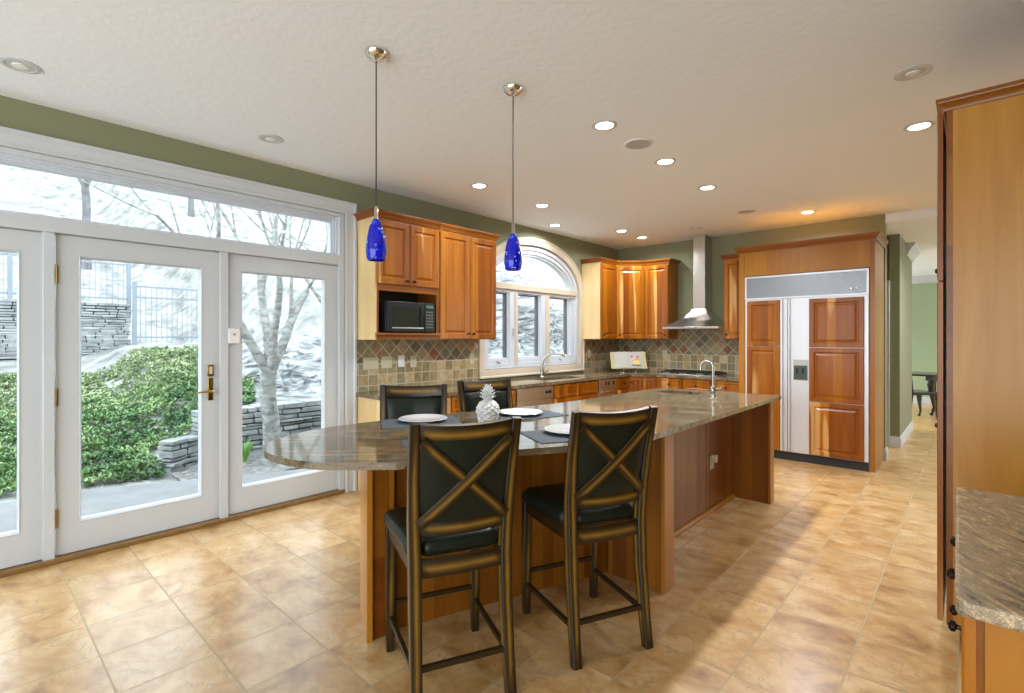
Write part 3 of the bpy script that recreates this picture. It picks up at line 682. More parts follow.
# ------------------------------------------------------------------ base cabinets
BZ0, BZ1, CT = 0.10, 0.862, 0.90
def base_cab(label, loc, rot, W, drawers, doors, depth=0.60, mat_side=None, daylit_left=False, top=BZ1, knobs=True):
    c = thing('base_cabinet', label, 'cabinet', (loc[0], loc[1], 0), rot)
    MB().box(0 if not daylit_left else 0.016, 0, BZ0, W, depth, top).build('body', M['wood_side'], c)
    if daylit_left: MB().box(0, 0, 0.0, 0.016, depth, top).build('side_panel', M['wood_daylit'], c)
    MB().box(0.01, 0.06, 0, W - 0.01, depth, BZ0).build('toe_kick', M['dark_in'], c)
    for (x0, x1, z0, z1, kn) in drawers:
        raised(c, x0, x1, z0, z1, ((x0 + x1) / 2, (z0 + z1) / 2) if kn else None, 'drawer')
    for (x0, x1, z0, z1, kx) in doors:
        raised(c, x0, x1, z0, z1, (kx, z1 - 0.05))
    return c
BX = -3.58
dz = (0.70, 0.85)
base_cab('left end base cabinet with side panel coloured as daylit beside the glass doors', (BX, 2.475), R(90), 0.60, [(0.02, 0.594, *dz, 1)], [(0.02, 0.30, .11, .69, .27), (0.306, .594, .11, .69, .33)], daylit_left=True)
base_cab('cherry drawer base seen between the two far stools', (BX, 3.0775), R(90), 0.42, [(0.006, 0.414, *dz, 1), (0.006, 0.414, 0.41, 0.69, 1), (0.006, 0.414, 0.11, 0.40, 1)], [])
base_cab('cherry base cabinet left of the dishwasher', (BX, 3.50), R(90), 0.475, [(0.006, 0.469, *dz, 1)], [(0.006, 0.469, .11, .69, .42)])
dw = thing('dishwasher', 'steel panel dishwasher built in left of the window sink', 'dishwasher', (BX, 3.978, 0), R(90))
MB().box(0.004, 0.0, 0.10, 0.626, 0.58, 0.858).build('body', M['black_matte'], dw)
MB().box(0.006, -0.024, 0.11, 0.624, 0.0, 0.72).build('door', M['steel_warm'], dw, bevel=0.004)
cpn = MB().box(0.006, -0.028, 0.724, 0.624, 0.0, 0.855).build('control_panel', M['steel_warm'], dw, bevel=0.004)
for x in (0.50, 0.56): MB().lathe([(0.018, -0.028), (0.016, -0.045)], 14, (x, 0, 0.79), axis='y').build('dial', M['black'], cpn)
base_cab('sink base cabinet with two false drawer fronts under the arched window', (BX, 4.608), R(90), 0.955, [(0.012, 0.474, *dz, 0), (0.480, 0.942, *dz, 0)], [(0.012, 0.474, .11, .69, .44), (0.480, .942, .11, .69, .52)], top=0.70)
tc_ = thing('trash_compactor', 'narrow steel trash compactor right of the window sink', 'appliance', (BX, 5.567, 0), R(90))
MB().box(0.004, 0, 0.10, 0.426, 0.58, 0.858).build('body', M['black_matte'], tc_)
cpn = MB().box(0.006, -0.028, 0.745, 0.424, 0, 0.855).build('control_panel', M['steel_warm'], tc_, bevel=0.004)
for x in (0.15, 0.22, 0.34): MB().box(x, -0.033, 0.78, x + 0.03, -0.028, 0.825).build('button', M['black'], cpn)
MB().box(0.006, -0.024, 0.11, 0.424, 0, 0.74).build('drawer', M['steel_warm'], tc_, bevel=0.004)
MB().box(0.04, -0.05, 0.685, 0.39, -0.024, 0.715).build('handle', M['chrome'], tc_, bevel=0.006)
base_cab('narrow cherry drawer base left of the corner', (BX, 6.0), R(90), 0.372, [(0.008, 0.364, *dz, 1), (0.008, 0.364, 0.41, 0.69, 1), (0.008, 0.364, 0.11, 0.40, 1)], [])
A2 = Vector((BX, 6.375)); B2 = Vector((-3.235, 6.53)); L2 = (B2 - A2).length; an2 = math.atan2(B2.y - A2.y, B2.x - A2.x)
cg = thing('base_cabinet', 'angled corner base cabinet with two cherry doors', 'cabinet', (A2.x, A2.y, 0), an2)
inv = Matrix.Rotation(-an2, 2)
pl = [inv @ (Vector(q) - A2) for q in ((BX, 6.375), (-3.235, 6.53), (-3.235, 7.14), (-4.19, 7.14), (-4.19, 6.375))]
MB().prism([(q.x, q.y) for q in pl], BZ0, BZ1).build('body', M['wood_side'], cg, smooth=False)
raised(cg, 0.008, L2 / 2 - 0.002, .11, .85, (0.04, 0.78)); raised(cg, L2 / 2 + .002, L2 - 0.008, .11, .85)
base_cab('wide base cabinet with two drawers under the cooktop', (-3.232, 6.53), 0, 0.755, [(0.008, 0.374, *dz, 1), (0.381, 0.747, *dz, 1)], [(0.008, 0.374, .11, .69, .34), (0.381, .747, .11, .69, .41)])
base_cab('cherry base cabinet between cooktop and refrigerator', (-2.474, 6.53), 0, 0.368, [(0.008, 0.360, *dz, 1)], [(0.008, 0.360, .11, .69, .05)])
# perimeter countertop with the window sink cut out
SK = [(-3.98, 4.65), (-3.70, 4.65), (-3.67, 4.68), (-3.67, 5.42), (-3.70, 5.45), (-3.98, 5.45), (-4.01, 5.42), (-4.01, 4.68)]
ctp = MB().prism([(-4.195, 2.455), (-3.545, 2.455), (-3.545, 6.36), (-3.225, 6.495), (-2.105, 6.495), (-2.105, 7.145), (-4.195, 7.145)], BZ1 + .001, CT, [SK])
tag(ctp.build('countertop', M['granite'], smooth=False, bevel=0.003), 'long polished granite countertop running under the window and cooktop', 'countertop')
snk = MB()
snk.box(-4.03, 4.63, 0.72, -3.65, 5.47, 0.73)
for q in ((-4.03, 4.63, -4.015, 5.47), (-3.665, 4.63, -3.65, 5.47), (-4.015, 4.63, -3.665, 4.645), (-4.015, 5.455, -3.665, 5.47)): snk.box(q[0], q[1], .73, q[2], q[3], BZ1)
tag(snk.build('sink', M['steel'], smooth=False), 'stainless undermount sink in the counter below the arched window', 'sink')
def faucet(label, loc, pts, tipr, name='faucet'):
    f_ = thing(name, label, 'faucet', loc)
    MB().lathe([(0.030, 0), (0.030, 0.012), (0.020, 0.02), (0.019, 0.075), (0.014, 0.085)], 18).build('base', M['nickel'], f_)
    MB().tube(pts, tipr, 12).build('spout', M['nickel'], f_)
    return f_
f1 = thing('faucet', 'chrome pull-out faucet at the sink under the arched window', 'faucet', (-4.06, 5.03, CT))
MB().lathe([(0.034, 0), (0.034, 0.012), (0.026, 0.02), (0.026, 0.10), (0.02, 0.11)], 18).build('base', M['nickel'], f1)
sp = [(0, 0, 0.08), (0, 0, 0.17), (0.02, 0.01, 0.225), (0.06, 0.03, 0.27), (0.12, 0.05, 0.295), (0.20, 0.09, 0.30), (0.245, 0.11, 0.292)]
MB().tube(sp, [0.017, 0.015, 0.014, 0.014, 0.014, 0.014, 0.015], 12).tube([(0.235, 0.105, 0.298), (0.275, 0.125, 0.275)], [0.022, 0.019], 12).build('spout', M['nickel'], f1)
MB().tube([(0.0, 0.02, 0.06), (0.02, 0.09, 0.075), (0.03, 0.12, 0.10)], [0.018, 0.012, 0.009], 10).build('handle', M['nickel'], f1)
# backsplashes
b = MB().box(XW + .001, 2.47, CT, XW + 0.012, 4.02, UZ0 - .001).build('tile_backsplash', M['splash'], smooth=False)
tag(b, 'slate tile backsplash left of the arched window under tall cabinets', 'backsplash')
m_ = MB().box(XW + .001, 6.16, CT, XW + 0.012, YB - .013, UZ0 - .001)
m_.box(XW + 0.001, YB - 0.012, CT, -2.105, YB - .001, UZ0 - .001).box(-3.198, YB - .012, UZ0, -2.434, YB - .001, 1.60)
tag(m_.build('tile_backsplash', M['splash'], smooth=False), 'slate tile backsplash wrapping the corner behind the cooktop', 'backsplash')
# ------------------------------------------------------------------ hood
hx, hw = -2.815, 0.385
hd = thing('range_hood', 'stainless chimney range hood over the cooktop', 'hood', (hx, YB - .013, 0))
MB().box(-hw, -0.50, 1.525, hw, 0, 1.555).build('rim', M['steel'], hd, bevel=0.004)
m_ = MB(); pts = []; fs = []; K = 10
for i in range(K + 1):
    t = i / K; s_ = (1 - t) ** 1.55
    a = 0.088 + (hw - 0.088) * s_; dd = 0.25 + (0.50 - 0.25) * s_; z = 1.555 + 0.25 * t
    o_x = 0.03 * t ** 0.5; pts += [(-a + o_x, -dd, z), (a + o_x, -dd, z), (a + o_x, 0, z), (-a + o_x, 0, z)]
for i in range(K):
    for k in range(4): fs.append((i * 4 + k, i * 4 + (k + 1) % 4, (i + 1) * 4 + (k + 1) % 4, (i + 1) * 4 + k))
fs.append((0, 1, 2, 3)); fs.append(tuple(K * 4 + k for k in range(4)))
m_.add(pts, fs).build('canopy', M['steel'], hd, ang=50)
MB().box(-0.055, -0.25, 1.805, 0.115, 0, 2.30).build('chimney', M['steel'], hd, bevel=0.004)
MB().box(-0.051, -0.245, 2.30, 0.111, 0, ZC - .002).build('chimney_extension', M['steel'], hd)
for k in range(3): MB().lathe([(0.008, -0.002), (0.008, 0.003)], 8, (0.09 * (k - 1), -0.50, 1.54), axis='y').build('button', M['black'], hd)
# ------------------------------------------------------------------ cooktop
ck = thing('cooktop', 'stainless gas cooktop with black cast iron grates', 'cooktop', (-2.82, 6.57, CT))
MB().box(-0.40, 0, 0, 0.40, 0.50, 0.012).build('body', M['steel'], ck, bevel=0.004)
for k, cx_ in enumerate((-0.27, -0.03, 0.20)):
    m_ = MB()
    x0, x1 = cx_ - 0.11, cx_ + 0.11
    for y in (0.05, 0.25, 0.45): m_.box(x0, y - .006, 0.03, x1, y + .006, 0.045)
    for x in (x0, cx_, x1): m_.box(x - .006, 0.05, 0.03, x + .006, 0.45, 0.045)
    for x in (x0, x1):
        for y in (0.05, 0.45): m_.box(x - .008, y - .008, 0.012, x + .008, y + .008, 0.032)
    m_.build('grate', M['iron'], ck)
    for y in (0.15, 0.35): MB().lathe([(0.045, 0.012), (0.045, 0.02), (0.03, 0.022), (0.03, 0.029), (0.02, 0.03)], 18, (cx_, y, 0)).build('burner', M['black_matte'], ck)
for k in range(5): MB().lathe([(0.018, 0.012), (0.016, 0.034), (0.012, 0.036)], 14, (0.355, 0.07 + 0.09 * k, 0)).build('knob', M['black'], ck)
# ------------------------------------------------------------------ microwave
mw = thing('microwave', 'black countertop microwave in the cabinet niche', 'microwave', (-3.86, 2.575, 1.448), R(90))
MB().box(0, 0.012, 0.008, 0.535, 0.25, 0.285).build('body', M['black'], mw, bevel=0.006)
dr = MB().box(0.0, -0.016, 0.008, 0.41, 0.012, 0.285).build('door', M['black'], mw, bevel=0.006)
MB().box(0.055, -0.019, 0.055, 0.335, -0.016, 0.235).build('door_window', M['darkglass'], dr)
MB().box(0.05, -0.018, 0.040, 0.40, -0.0155, 0.050).build('trim_strip', M['steel'], dr)
MB().tube([(0.375, -0.02, 0.06), (0.375, -0.04, 0.09), (0.375, -0.04, 0.21), (0.375, -0.02, 0.24)], 0.009, 8).build('handle', M['black'], dr)
cp_ = MB().box(0.413, -0.016, 0.008, 0.535, 0.012, 0.285).build('control_panel', M['black'], mw, bevel=0.004)
MB().box(0.432, -0.019, 0.235, 0.515, -0.016, 0.262).build('display', plain('lcd_green', (0.10, 0.16, 0.12), 0.2), cp_)
for r_ in range(6):
    for c_ in range(3): MB().box(0.432 + 0.029 * c_, -0.0185, 0.045 + 0.029 * r_, 0.454 + 0.029 * c_, -0.016, 0.060 + 0.029 * r_).build('button', plain('dim_key', (0.12, 0.12, 0.11), 0.5) if not (r_ or c_) else bpy.data.materials['dim_key'], cp_)
for x in (0.03, 0.5):
    for y in (0.04, 0.22): MB().lathe([(0.012, 0), (0.012, 0.009)], 8, (x, y, 0)).build('foot', M['black_matte'], mw)
# ------------------------------------------------------------------ switch plates
def wallplate(name, label, loc, rot, w_, mat, kinds):
    t = thing(name, label, 'switch' if 'switch' in name else 'outlet', loc, rot)
    MB().box(-w_ / 2, -0.006, -0.057, w_ / 2, 0, 0.057).build('plate', mat, t, bevel=0.003)
    n_ = len(kinds)
    for i, k in enumerate(kinds):
        x = (i - (n_ - 1) / 2) * 0.046
        if k == 's': MB().box(x - 0.005, -0.016, -0.012, x + 0.005, -0.006, 0.008).build('toggle', mat, t)
        elif k == 'r': MB().box(x - 0.017, -0.010, -0.033, x + 0.017, -0.006, 0.033).build('rocker', mat, t)
        else:
            for zz in (-0.020, 0.020): MB().lathe([(0.017, -0.009), (0.017, -0.006)], 16, (x, 0, zz), axis='y').build('socket', mat, t)
    return t
XP = XW + 0.0125
wallplate('light_switch', 'beige three-gang switch plate nearest the glass doors', (XP, 2.62, 1.16), R(90), 0.165, M['plate_beige'], 'sss')
wallplate('light_switch', 'beige two-gang switch plate second from the glass doors', (XP, 2.795, 1.165), R(90), 0.118, M['plate_beige'], 'ss')
wallplate('wall_outlet', 'white outlet plate on the slate backsplash', (XP, 2.965, 1.17), R(90), 0.075, M['plate_white'], 'o')
wallplate('wall_outlet', 'beige outlet plate just right of the white one', (XP, 3.11, 1.16), R(90), 0.075, M['plate_beige'], 'o')
wallplate('light_switch', 'beige single switch plate beside the arched window casing', (XP, 3.92, 1.165), R(90), 0.075, M['plate_beige'], 's')
wallplate('wall_outlet', 'beige outlet plate behind the counter left of the cooktop', (-3.40, YB - .0125, 1.167), 0, 0.075, M['plate_beige'], 'o')
wallplate('wall_outlet', 'beige outlet low right of the arched window', (XP, 6.30, 1.165), R(90), 0.075, M['plate_beige'], 'o')

# ------------------------------------------------------------------ island
isl = thing('kitchen_island', 'long cherry island base with angled bar end', 'island', (-1.9, 3.0, 0))
IO = Vector((-1.9, 3.0))
def loc_poly(ps): return [(p[0] - IO.x, p[1] - IO.y) for p in ps]
TB = 0.880
KW = [(-2.065, 1.33), (-1.61, 2.62), (-1.58, 2.69), (-1.74, 2.69), (-2.30, 1.42)]
MB().prism(loc_poly([(-2.058, 1.392), (-1.598, 2.66), (-1.74, 2.70), (-2.262, 1.506)]), 0, TB).build('bar_wall', M['wood_island'], isl, smooth=False)
def slab(p0, p1, th, z0=0, z1=TB, nm='end_panel', mat=None, left=True):
    a, b_ = Vector(p0), Vector(p1); d_ = (b_ - a).normalized(); n_ = Vector((-d_.y, d_.x)) * (th if left else -th)
    return MB().prism(loc_poly([a, b_, b_ + n_, a + n_]), z0, z1).build(nm, mat or M['wood_side'], isl, smooth=False, bevel=0.003)
slab((-2.335, 1.40), (-2.05, 1.262), 0.028)
slab((-2.052, 1.292), (-2.035, 1.372), 0.02, nm='post_panel', mat=M['wood_h'])
slab((-2.036, 1.374), (-2.03, 1.40), 0.03, nm='stile')
MB().prism(loc_poly([(-2.31, 1.42), (-2.07, 1.30), (-2.055, 1.385), (-2.27, 1.50)]), 0, TB - .001).build('post_core', M['wood_island'], isl, smooth=False)
MB().box(-1.575 - IO.x, 2.69 - IO.y, 0, -2.22 - IO.x, 4.66 - IO.y, 0.74).box(-1.575 - IO.x, 2.69 - IO.y, 0.74, -1.66 - IO.x, 4.66 - IO.y, TB).box(-2.16 - IO.x, 2.69 - IO.y, .74, -2.22 - IO.x, 4.66 - IO.y, TB).build('body', M['wood_island'], isl)
slab((-1.255, 2.605), (-1.60, 2.605), 0.085, left=False, nm='wing_panel', mat=M['wood_island'])
MB().box(-1.262 - IO.x, 2.600 - IO.y, 0, -1.240 - IO.x, 2.715 - IO.y, TB).build('post_cap', M['wood_side'], isl, bevel=0.003)
slab((-1.575, 4.61), (-1.26, 4.61), 0.085, nm='wing_panel', mat=M['wood_island'])
MB().box(-1.272 - IO.x, 4.600 - IO.y, 0, -1.252 - IO.x, 4.705 - IO.y, TB).build('post_cap', M['wood_side'], isl, bevel=0.003)
for (y0, y1) in ((2.70, 3.24), (3.25, 4.0), (4.01, 4.60)):
    MB().box(-1.577 - IO.x, y0 - IO.y, 0.03, -1.560 - IO.x, y1 - IO.y, TB - .004).build('back_panel', M['wood_island'], isl)
MB().box(-1.562 - IO.x, 2.70 - IO.y, 0, -1.535 - IO.x, 4.60 - IO.y, 0.03).build('shoe_molding', M['wood_side'], isl, bevel=0.006)
for k in range(3):
    y = 2.75 + 0.62 * k
    dd_ = raised(isl, 0, 0.58, .11, .85, (0.05, 0.78)); dd_.rotation_euler = (0, 0, R(-90)); dd_.location = (-2.22 - IO.x, y + 0.60 - IO.y, 0)
# countertop outline (smooth closed curve)
ctrl = [(-1.195, 2.45), (-1.20, 2.30), (-1.265, 2.08), (-1.353, 1.866), (-1.465, 1.667), (-1.56, 1.43), (-1.656, 1.191), (-1.718, 1.117), (-1.788, 1.049), (-1.882, 0.968),
        (-1.956, 0.928), (-2.061, 0.899), (-2.192, 0.889), (-2.30, 0.905), (-2.41, 0.955), (-2.52, 1.08), (-2.59, 1.27), (-2.605, 1.50), (-2.58, 1.75), (-2.52, 2.09), (-2.45, 2.36), (-2.36, 2.70), (-2.30, 3.05), (-2.28, 3.4)]
def catmull(P, n=6):
    out = []
    for i in range(len(P) - 1):
        p0 = Vector(P[max(i - 1, 0)]); p1 = Vector(P[i]); p2 = Vector(P[i + 1]); p3 = Vector(P[min(i + 2, len(P) - 1)])
        for k in range(n):
            t = k / n
            q = 0.5 * ((2 * p1) + (-p0 + p2) * t + (2 * p0 - 5 * p1 + 4 * p2 - p3) * t * t + (-p0 + 3 * p1 - 3 * p2 + p3) * t ** 3)
            out.append((q.x, q.y))
    out.append(tuple(P[-1])); return out
outl = catmull(ctrl, 4) + [(-2.27, 4.56), (-2.24, 4.62), (-1.23, 4.735), (-1.195, 4.70)]
ISK = [(-2.09, 4.24), (-1.80, 4.27), (-1.75, 4.31), (-1.75, 4.48), (-1.80, 4.52), (-2.09, 4.50), (-2.13, 4.46), (-2.13, 4.28)]
ic = MB().prism(outl, 0.881, 0.911, [ISK]).build('island_countertop', M['granite'], smooth=False, bevel=0.006)
tag(ic, 'polished brown granite island top with a rounded bar end', 'countertop')
m_ = MB().box(-2.15, 4.22, 0.745, -1.73, 4.54, 0.752)
for q in ((-2.155, 4.22, -2.145, 4.54), (-1.74, 4.22, -1.73, 4.54), (-2.145, 4.22, -1.74, 4.23), (-2.145, 4.53, -1.74, 4.54)): m_.box(q[0], q[1], .752, q[2], q[3], .880)
tag(m_.build('sink', plain('dark_sink', (0.06, 0.06, 0.05), 0.3, 0.6), smooth=False), 'small dark prep sink at the far end of the island', 'sink')
f2 = thing('faucet', 'gooseneck nickel faucet on the island prep sink', 'faucet', (-1.60, 4.25, 0.911))
MB().lathe([(0.032, 0), (0.032, 0.010), (0.020, 0.02), (0.024, 0.045), (0.024, 0.07), (0.014, 0.085)], 18).build('base', M['nickel'], f2)
dv_ = Vector((-0.93, -0.1, 0)).normalized()
pp = [Vector((0, 0, 0.06)), Vector((0, 0, 0.15)), Vector((0, 0, 0.245))]
for k in range(1, 9):
    a = math.pi * k / 8; pp.append(dv_ * (0.050 * (1 - math.cos(a))) + Vector((0, 0, 0.245 + 0.050 * math.sin(a))))
pp.append(pp[-1] + Vector((0, 0, -0.03)))
MB().tube(pp, 0.0115, 12).build('spout', M['nickel'], f2)
MB().tube([(0.0, 0.0, 0.055), (0.05, 0.03, 0.06), (0.06, 0.035, 0.09)], [0.013, 0.010, 0.007], 10).build('handle', M['nickel'], f2)
# outlet on the island back
ol = wallplate('wall_outlet', 'beige outlet with a plug cover on the island back', (-1.5595, 4.112, 0.396), R(90), 0.075, M['plate_beige'], 'o')
MB().box(-0.02, -0.04, 0.0, 0.03, -0.006, 0.06).build('plug_cover', M['plate_beige'], ol, bevel=0.006)

# ------------------------------------------------------------------ stools
def make_stool():
    t = thing('bar_stool', '', 'stool')
    W = M['stoolwood']
    for s in (-1, 1):
        path = [(s * .186, -.262, 0), (s * .184, -.240, .14), (s * .182, -.215, .36), (s * .182, -.205, .56), (s * .187, -.212, .70), (s * .194, -.240, .88), (s * .200, -.287, 1.092)]
        MB().bar(path, [(.040, .040), (.042, .045), (.045, .052), (.046, .055), (.044, .048), (.040, .036), (.036, .024)]).build('leg', W, t)
    for s in (-1, 1):
        MB().bar([(s * .200, .215, 0), (s * .200, .212, .25), (s * .200, .205, .575)], [(.034, .034), (.040, .040), (.044, .044)]).build('leg', W, t)
    # curved rails (bow backwards)
    def bow(z, w2, y, bowd, h, th, nm, n=9, lift=0.0, tilt=0):
        m_ = MB(); P = []
        for i in range(n):
            u = -1 + 2 * i / (n - 1); P.append((u * w2, y - bowd * (1 - u * u), z + lift * u * u))
        m_.bar(P, (th, h), side=(0, 1, tilt)); return m_.build(nm, W, t)
    bow(1.045, .182, -.268, .028, .072, .024, 'top_rail', lift=0.010, tilt=0.25)
    bow(.685, .170, -.214, .022, .056, .024, 'lower_rail', lift=0.004)
    bow(.535, .165, -.212, .012, .068, .026, 'seat_rail')
    MB().bar([(-.18, .205, .545), (.18, .205, .545)], (.024, .060), side=(0, 1, 0)).build('seat_rail', W, t)
    for s in (-1, 1):
        MB().bar([(s * .186, -.19, .545), (s * .200, .19, .545)], (.024, .060), side=(1, 0, 0)).build('seat_rail', W, t)
        MB().bar([(s * .184, -.235, .155), (s * .200, .205, .150)], (.018, .022), side=(1, 0, 0)).build('stretcher', W, t)
    MB().bar([(-.170, -.238, .175), (.170, -.238, .175)], (.018, .022), side=(0, 1, 0)).build('stretcher', W, t)
    MB().bar([(-.19, .208, .215), (.19, .208, .215)], (.018, .020), side=(0, 1, 0)).build('stretcher', W, t)
    # leather back pad
    pts = []; fs = []; nx, nz = 12, 10
    def yb(z): 
        ks = [(.66, -.214), (.72, -.222), (.88, -.250), (1.03, -.278)]
        for (z0, y0), (z1, y1) in zip(ks, ks[1:]):
            if z <= z1: return y0 + (y1 - y0) * (z - z0) / (z1 - z0)
        return ks[-1][1]
    for side_ in (0, 1):
        for j in range(nz + 1):
            for i in range(nx + 1):
                u = -1 + 2 * i / nx; v = j / nz; z = .70 + .325 * v
                xw = (.166 + .014 * v) * u
                edge = min(1, (1 - abs(u)) * 5) * min(1, min(v, 1 - v) * 6)
                puff = (0.020 if side_ == 0 else 0.004) * edge ** 0.6
                seam = 0.006 * math.exp(-(u * 14) ** 2) if side_ == 0 else 0
                yy = yb(z) - 0.022 * (1 - u * u)
                pts.append((xw, yy + (0.006 + puff - seam if side_ == 0 else -0.004 - puff), z))
    NN = (nx + 1) * (nz + 1)
    for side_ in (0, 1):
        for j in range(nz):
            for i in range(nx):
                a = side_ * NN + j * (nx + 1) + i; q = (a, a + 1, a + nx + 2, a + nx + 1); fs.append(q if side_ == 0 else q[::-1])
    bd = [i for i in range(nx)] + [nx + j * (nx + 1) for j in range(nz)] + [nz * (nx + 1) + nx - i for i in range(nx)] + [(nz - j) * (nx + 1) for j in range(nz)]
    for k in range(len(bd)):
        a, c = bd[k], bd[(k + 1) % len(bd)]; fs.append((a, c, c + NN, a + NN))
    MB().add(pts, fs).build('back_pad', M['leather'], t, ang=60)
    # crossed bars on the rear
    for s in (-1, 1):
        P = []
        for i in range(9):
            u = -1 + 2 * i / 8; z = .865 + .158 * u * s; P.append((.174 * u, yb(z) - .022 * (1 - u * u) - 0.014 - (0.006 if s > 0 else 0), z))
        MB().bar(P, (.014, .042), side=(0, 1, 0)).build('cross_bar', W, t)
    # seat cushion (rounded slab)
    pts = []; fs = []; n = 40
    def outline(k, ins):
        a = 2 * math.pi * k / n; c_, s_ = math.cos(a), math.sin(a); e = 0.22
        x = math.copysign(abs(c_) ** e, c_); y = math.copysign(abs(s_) ** e, s_)
        yy = y * (.222 - ins) + 0.012; hw_ = (.200 + .034 * (yy + .2) / .4) - ins
        if yy < -.17: hw_ = min(hw_, .160 - ins * .5 + (.0 if yy > -.2 else 0))
        return x * hw_, yy
    for ins, z in ((0.012, .568), (0.0, .578), (-0.006, .598), (0.0, .620), (0.014, .634), (0.05, .644), (0.11, .650), (0.17, .652)):
        for k in range(n): x, y = outline(k, ins); pts.append((x, y, z))
    for i in range(7):
        for k in range(n): fs.append((i * n + k, i * n + (k + 1) % n, (i + 1) * n + (k + 1) % n, (i + 1) * n + k))
    fs.append(tuple(range(n))); fs.append(tuple(7 * n + k for k in range(n)))
    MB().add(pts, fs).build('seat', M['leather'], t, ang=70)
    return t
def rot_from_facing(fx, fy): return math.atan2(-fx, fy)
st = make_stool()
st.location = (-1.653, 1.401, 0); st.rotation_euler = (0, 0, rot_from_facing(-.91, .415))
tag(st, 'nearest bar stool with crossed back, left of the two in front', 'stool', 'bar stools round the island')
dup(st, (-1.403, 2.047, 0), rot_from_facing(-.91, .415), 'near side bar stool on the right, next to the island post')
dup(st, (-2.50, 1.85, 0), rot_from_facing(.78, -.626), 'far side bar stool behind the white plate, leather pad facing us')
dup(st, (-2.385, 2.53, 0), rot_from_facing(.95, -.30), 'far side bar stool directly behind the white pineapple')

# ------------------------------------------------------------------ things on the island
ZI = 0.9115
def placemat(label, c, ang_, sx=0.44, sy=0.31):
    t = MB().prism([(-sx / 2, -sy / 2), (sx / 2, -sy / 2), (sx / 2, sy / 2), (-sx / 2, sy / 2)], 0, 0.003).build('placemat', M['mat'], smooth=False)
    t.location = (c[0], c[1], ZI); t.rotation_euler = (0, 0, ang_)
    return tag(t, label, 'placemat', 'placemats on the bar')
placemat('dark blue woven placemat under the leftmost plate', (-2.35, 1.80), R(59))
placemat('dark placemat under the plate right of the pineapple', (-2.09, 2.43), R(74))
placemat('dark placemat between the two near stools', (-1.50, 2.08), R(62))
placemat('placemat hidden mostly behind the nearest stool back', (-1.78, 1.55), R(65.5))
def plate(label, c):
    t = MB().lathe([(0.001, 0.004), (0.075, 0.004), (0.085, 0.003), (0.09, 0.006), (0.138, 0.018), (0.142, 0.020), (0.138, 0.023), (0.092, 0.011), (0.08, 0.008), (0.001, 0.008)], 40, cap=False).build('dinner_plate', M['plate'], ang=50)
    t.location = (c[0], c[1], ZI); return tag(t, label, 'plate', 'plates on the bar')
plate('white dinner plate nearest the glass doors, left of the pineapple', (-2.375, 1.835))
plate('white dinner plate right behind the pineapple', (-2.12, 2.41))
plate('white dinner plate left of the right near stool back', (-1.53, 2.13))
for o in [o for o in COL.objects if o.name.startswith('dinner_plate')]: o.location.z = ZI + 0.0005
# pineapple
pa = thing('ceramic_pineapple', 'white ceramic pineapple ornament on the bar', 'ornament', (-2.035, 2.03, ZI))
pts = []; fs = []; nu, nv = 72, 48
for j in range(nv + 1):
    v = j / nv; z = 0.142 * v
    r0 = 0.066 * (math.sin(math.pi * min(1, 0.16 + 0.80 * v))) ** 0.55 * (1.0 if v > 0.04 else 0.96)
    r0 = 0.050 + (0.068 - 0.050) * math.sin(math.pi * min(v / 0.8, 1) / 2) if v < 0.45 else 0.068 * math.sqrt(max(0.0, 1 - ((v - 0.45) / 0.56) ** 2.2))
    for i in range(nu):
        a = 2 * math.pi * i / nu
        p1 = (a * 9 / math.pi / 2 + v * 4.6) % 1; p2 = (a * 9 / math.pi / 2 - v * 4.6) % 1
        bump = (1 - abs(2 * p1 - 1) ** 2) * (1 - abs(2 * p2 - 1) ** 2)
        bump = (1 - (2 * p1 - 1) ** 2) * (1 - (2 * p2 - 1) ** 2)
        r = r0 * (0.88 + 0.19 * bump ** 0.8)
        pts.append((r * math.cos(a), r * math.sin(a), z))
for j in range(nv):
    for i in range(nu): fs.append((j * nu + i, j * nu + (i + 1) % nu, (j + 1) * nu + (i + 1) % nu, (j + 1) * nu + i))
fs.append(tuple(range(nu))); fs.append(tuple(nv * nu + i for i in range(nu)))
MB().add(pts, fs).build('body', M['ceramic'], pa, ang=80)
m_ = MB()
for ring, (n, r, z0, ln, lean) in enumerate([(8, 0.018, 0.138, 0.040, 1.4), (8, 0.016, 0.150, 0.044, 1.1), (8, 0.013, 0.163, 0.044, 0.85), (7, 0.010, 0.174, 0.040, 0.5), (5, 0.006, 0.188, 0.040, 0.25)]):
    for k in range(n):
        a = 2 * math.pi * (k + 0.5 * (ring % 2)) / n; d_ = Vector((math.cos(a), math.sin(a), 0)); s_ = Vector((-math.sin(a), math.cos(a), 0))
        b0 = d_ * r * .5 + Vector((0, 0, z0)); up = (Vector((0, 0, 1)) + d_ * lean).normalized(); nrm = up.cross(s_)
        mid = b0 + up * ln * 0.5; tip = b0 + up * ln + d_ * 0.004
        q = [b0 - s_ * .009, b0 + s_ * .009, mid + s_ * .013, tip, mid - s_ * .013]
        th = nrm * 0.003
        m_.add([p - th for p in q] + [p + th for p in q[:3]] + [q[3] + th * .3] + [q[4] + th], [(0, 1, 2, 3, 4), (9, 8, 7, 6, 5)] + [(i, (i + 1) % 5, 5 + (i + 1) % 5, 5 + i) for i in range(5)])
m_.lathe([(0.022, 0.132), (0.014, 0.150), (0.008, 0.21)], 12)
m_.build('leaf_crown', M['ceramic'], pa, ang=50)

